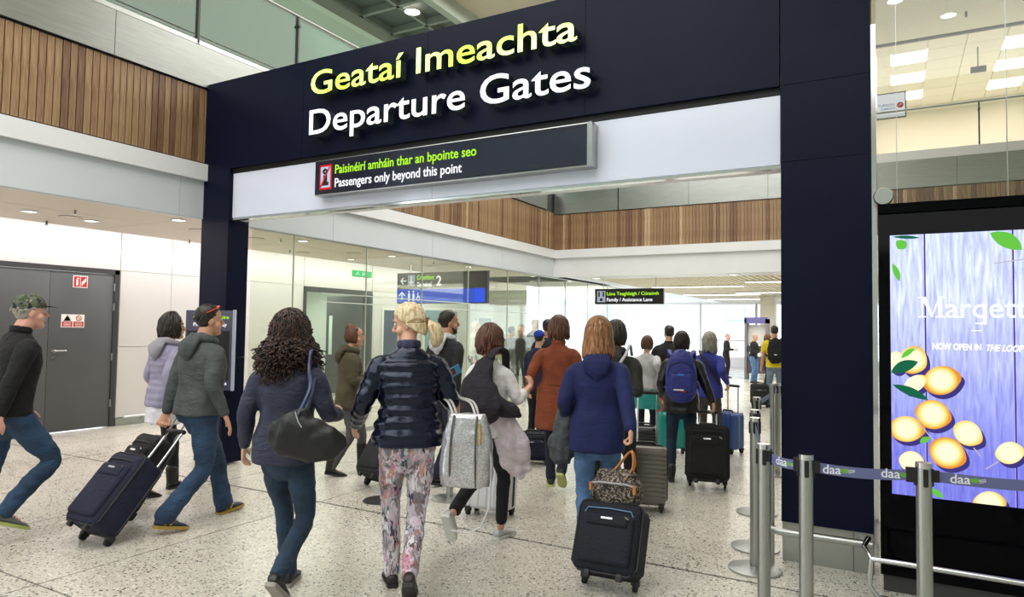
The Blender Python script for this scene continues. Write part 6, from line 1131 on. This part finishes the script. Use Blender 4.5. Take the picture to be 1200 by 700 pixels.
# rucksacks
def rucksack(label, pos, az, zc, m, hgt=0.44, wid=0.30, dep=0.16, back=0.13, strap_m=None, marks=()):
    p = L2W(pos, az, (0, -back - dep / 2, 0)); t = thing('rucksack', label, 'rucksack', (p.x, p.y, 0), -R(az))
    bm = bmesh.new(); sweep(bm, [(0, 0.01, zc - hgt / 2), (0, 0, zc - hgt * 0.38), (0, 0, zc), (0, 0.01, zc + hgt * 0.33), (0, 0.03, zc + hgt / 2)], [(wid * 0.36, dep * 0.4), (wid * 0.5, dep * 0.55), (wid * 0.5, dep * 0.5), (wid * 0.42, dep * 0.4), (wid * 0.22, dep * 0.2)], n=22, sq=2.6, step=0.03); b = fuse('body', bm, 0.011, m, t, dec=0.5, smooth=3, fold=0.008, ffreq=12)
    bm = bmesh.new(); bm_rbox(bm, (-wid * 0.33, -dep * 0.66, zc - hgt * 0.36), (wid * 0.33, -dep * 0.3, zc + hgt * 0.04), 0.025, 3); obj('front_pocket', bm, m, t, 'auto')
    for sx in (-1, 1): strap(t, [(sx * 0.07, dep * 0.3, zc + hgt * 0.36), (sx * 0.115, dep * 0.5 + 0.02, zc + hgt * 0.48), (sx * 0.125, dep / 2 + back + 0.02, zc + hgt * 0.52), (sx * 0.13, dep / 2 + back + 0.12, zc + hgt * 0.3), (sx * 0.15, dep / 2 + back + 0.09, zc - 0.02), (sx * 0.16, dep * 0.3 + 0.06, zc - hgt * 0.3)], 0.024, strap_m or m, 'shoulder_strap', ref=(1, 0, 0), th=0.007)
    tube('zip', [(-wid * 0.42, -dep * 0.3, zc - 0.02), (-wid * 0.34, -dep * 0.42, zc + hgt * 0.22), (0, -dep * 0.46, zc + hgt * 0.32), (wid * 0.34, -dep * 0.42, zc + hgt * 0.22), (wid * 0.42, -dep * 0.3, zc - 0.02)], 0.005, mat('zip_dark', (30, 34, 60), 0.5, var=0.05), t, 6); tube('loop', [(-0.025, 0.0, zc + hgt / 2), (0, -0.005, zc + hgt / 2 + 0.04), (0.025, 0.0, zc + hgt / 2)], 0.006, m, t, 6)
    for mx in marks: box(mx[0], (mx[1], -dep * 0.67 - 0.004, mx[2]), (mx[3], -dep * 0.6, mx[4]), mx[5], t)
    return t
rucksack('bright blue rucksack worn over the black padded coat', P14, a14, 1.12, fab('royal_nylon', (44, 50, 138), rough=0.5), 0.47, 0.32, 0.17, 0.13, marks=(('label', -0.07, 0.97, 0.03, 0.985, M_SW), ('label', 0.0, 0.955, 0.05, 0.97, M_RED), ('emblem', -0.03, 1.12, 0.03, 1.14, mat('cyan_mark', (60, 130, 220), 0.5, var=0.03))))
rucksack('black rucksack worn over the yellow T-shirt', P19, -12, 1.2, fab('black_nylon', (24, 24, 28)), 0.46, 0.32, 0.16, 0.12, marks=(('badge', -0.03, 1.1, 0.02, 1.12, M_SW),))
# purple-black slung bag of the white top woman
t = thing('slung_bag', 'big dark plum cloth bag slung over the right shoulder of the white top', 'bag', (P8[0], P8[1], 0), -R(2)); PLUM = fab('plum_cloth', (42, 34, 46))
bm = bmesh.new(); sweep(bm, [(0.10, -0.155, 0.92), (0.08, -0.19, 0.98), (0.05, -0.185, 1.12), (0.06, -0.15, 1.27), (0.10, -0.09, 1.38)], [(0.12, 0.05), (0.19, 0.085), (0.155, 0.07), (0.085, 0.03), (0.04, 0.012)], n=20, step=0.02); sweep(bm, [(0.18, -0.15, 1.02), (0.28, -0.1, 0.98), (0.32, -0.06, 0.95)], [(0.08, 0.06), (0.06, 0.05), (0.02, 0.02)], n=14, step=0.02); fuse('body', bm, 0.009, PLUM, t, dec=0.5, smooth=3, fold=0.016, ffreq=9)
strap(t, [(0.10, -0.12, 1.36), (0.12, -0.05, 1.425), (0.12, 0.06, 1.40), (0.08, 0.14, 1.25)], 0.035, PLUM, 'shoulder_strap', ref=(1, 0, 0), th=0.008)
# pale garment carried low
t = thing('pale_garment', 'crumpled pale pink grey jacket hanging beside the black leggings', 'jacket', (P8[0], P8[1], 0), -R(2))
bm = bmesh.new(); sweep(bm, [(0.16, -0.08, 0.94), (0.17, -0.05, 0.85), (0.22, 0.0, 0.70), (0.25, 0.05, 0.55), (0.25, 0.06, 0.50)], [(0.10, 0.05), (0.15, 0.06), (0.17, 0.055), (0.12, 0.035), (0.07, 0.02)], n=22, step=0.02); fuse('cloth', bm, 0.009, fab('pale_pink_cotton', (206, 194, 202)), t, dec=0.5, smooth=2, fold=0.030, ffreq=8, fst=(1.6, 1.6, 0.5))
# grey garment over the navy jumper's left arm
gw = atD(664, 500, 4.85); t = thing('grey_coat', 'folded slate grey coat draped over the left arm of the navy jumper', 'coat', (gw.x, gw.y, 0), -R(a10))
bm = bmesh.new(); sweep(bm, [(0.03, 0.05, 1.10), (0.02, 0.02, 1.02), (0.0, 0.0, 0.88), (-0.03, 0.0, 0.74), (-0.02, 0.0, 0.66)], [(0.05, 0.06), (0.075, 0.08), (0.09, 0.075), (0.10, 0.06), (0.08, 0.04)], n=22, step=0.02); fuse('cloth', bm, 0.009, fab('slate_wool', (92, 96, 102)), t, dec=0.5, smooth=2, fold=0.034, ffreq=9, fst=(2.2, 2.2, 0.35))
# pale strap of the olive jacket man, black cross strap, red bag
for lab, pos, az, m_, w_ in (('pale grey bag strap over the right shoulder of the olive jacket', P11, a11, mat('pale_strap', (176, 176, 182), 0.6, var=0.05), 0.013), ('black strap running diagonally over the violet blue jacket', P15, a15, M_INK, 0.02)):
    t = thing('bag_strap', lab, 'strap', (pos[0], pos[1], 0), -R(az)); 
    if 'pale' in lab: strap(t, [(0.02, -0.155, 1.12), (0.08, -0.165, 1.28), (0.13, -0.12, 1.38), (0.14, -0.02, 1.455), (0.13, 0.09, 1.36)], w_, m_, 'webbing', ref=(1, 0, 0))
    else: strap(t, [(-0.10, 0.05, 1.31), (-0.09, -0.07, 1.325), (-0.02, -0.135, 1.24), (0.08, -0.15, 1.08), (0.17, -0.1, 0.92)], w_, m_, 'webbing', ref=(1, 0, 0)); 
p = atD(777, 500, 10.0); t = thing('red_bag', 'tall bright red bag standing beside the dark suit above the turquoise case', 'bag', (p.x, p.y, 0), R(10)); box('body', (-0.09, -0.06, 0.0), (0.09, 0.06, 0.85), mat('red_nylon', (190, 28, 44), 0.5, var=0.08), t, 0.02); tube('handle', [(-0.04, 0, 0.84), (-0.02, 0, 0.95), (0.02, 0, 0.95), (0.04, 0, 0.84)], 0.008, M_RED, t, 6)
bpy.data.scenes.remove(TMP)
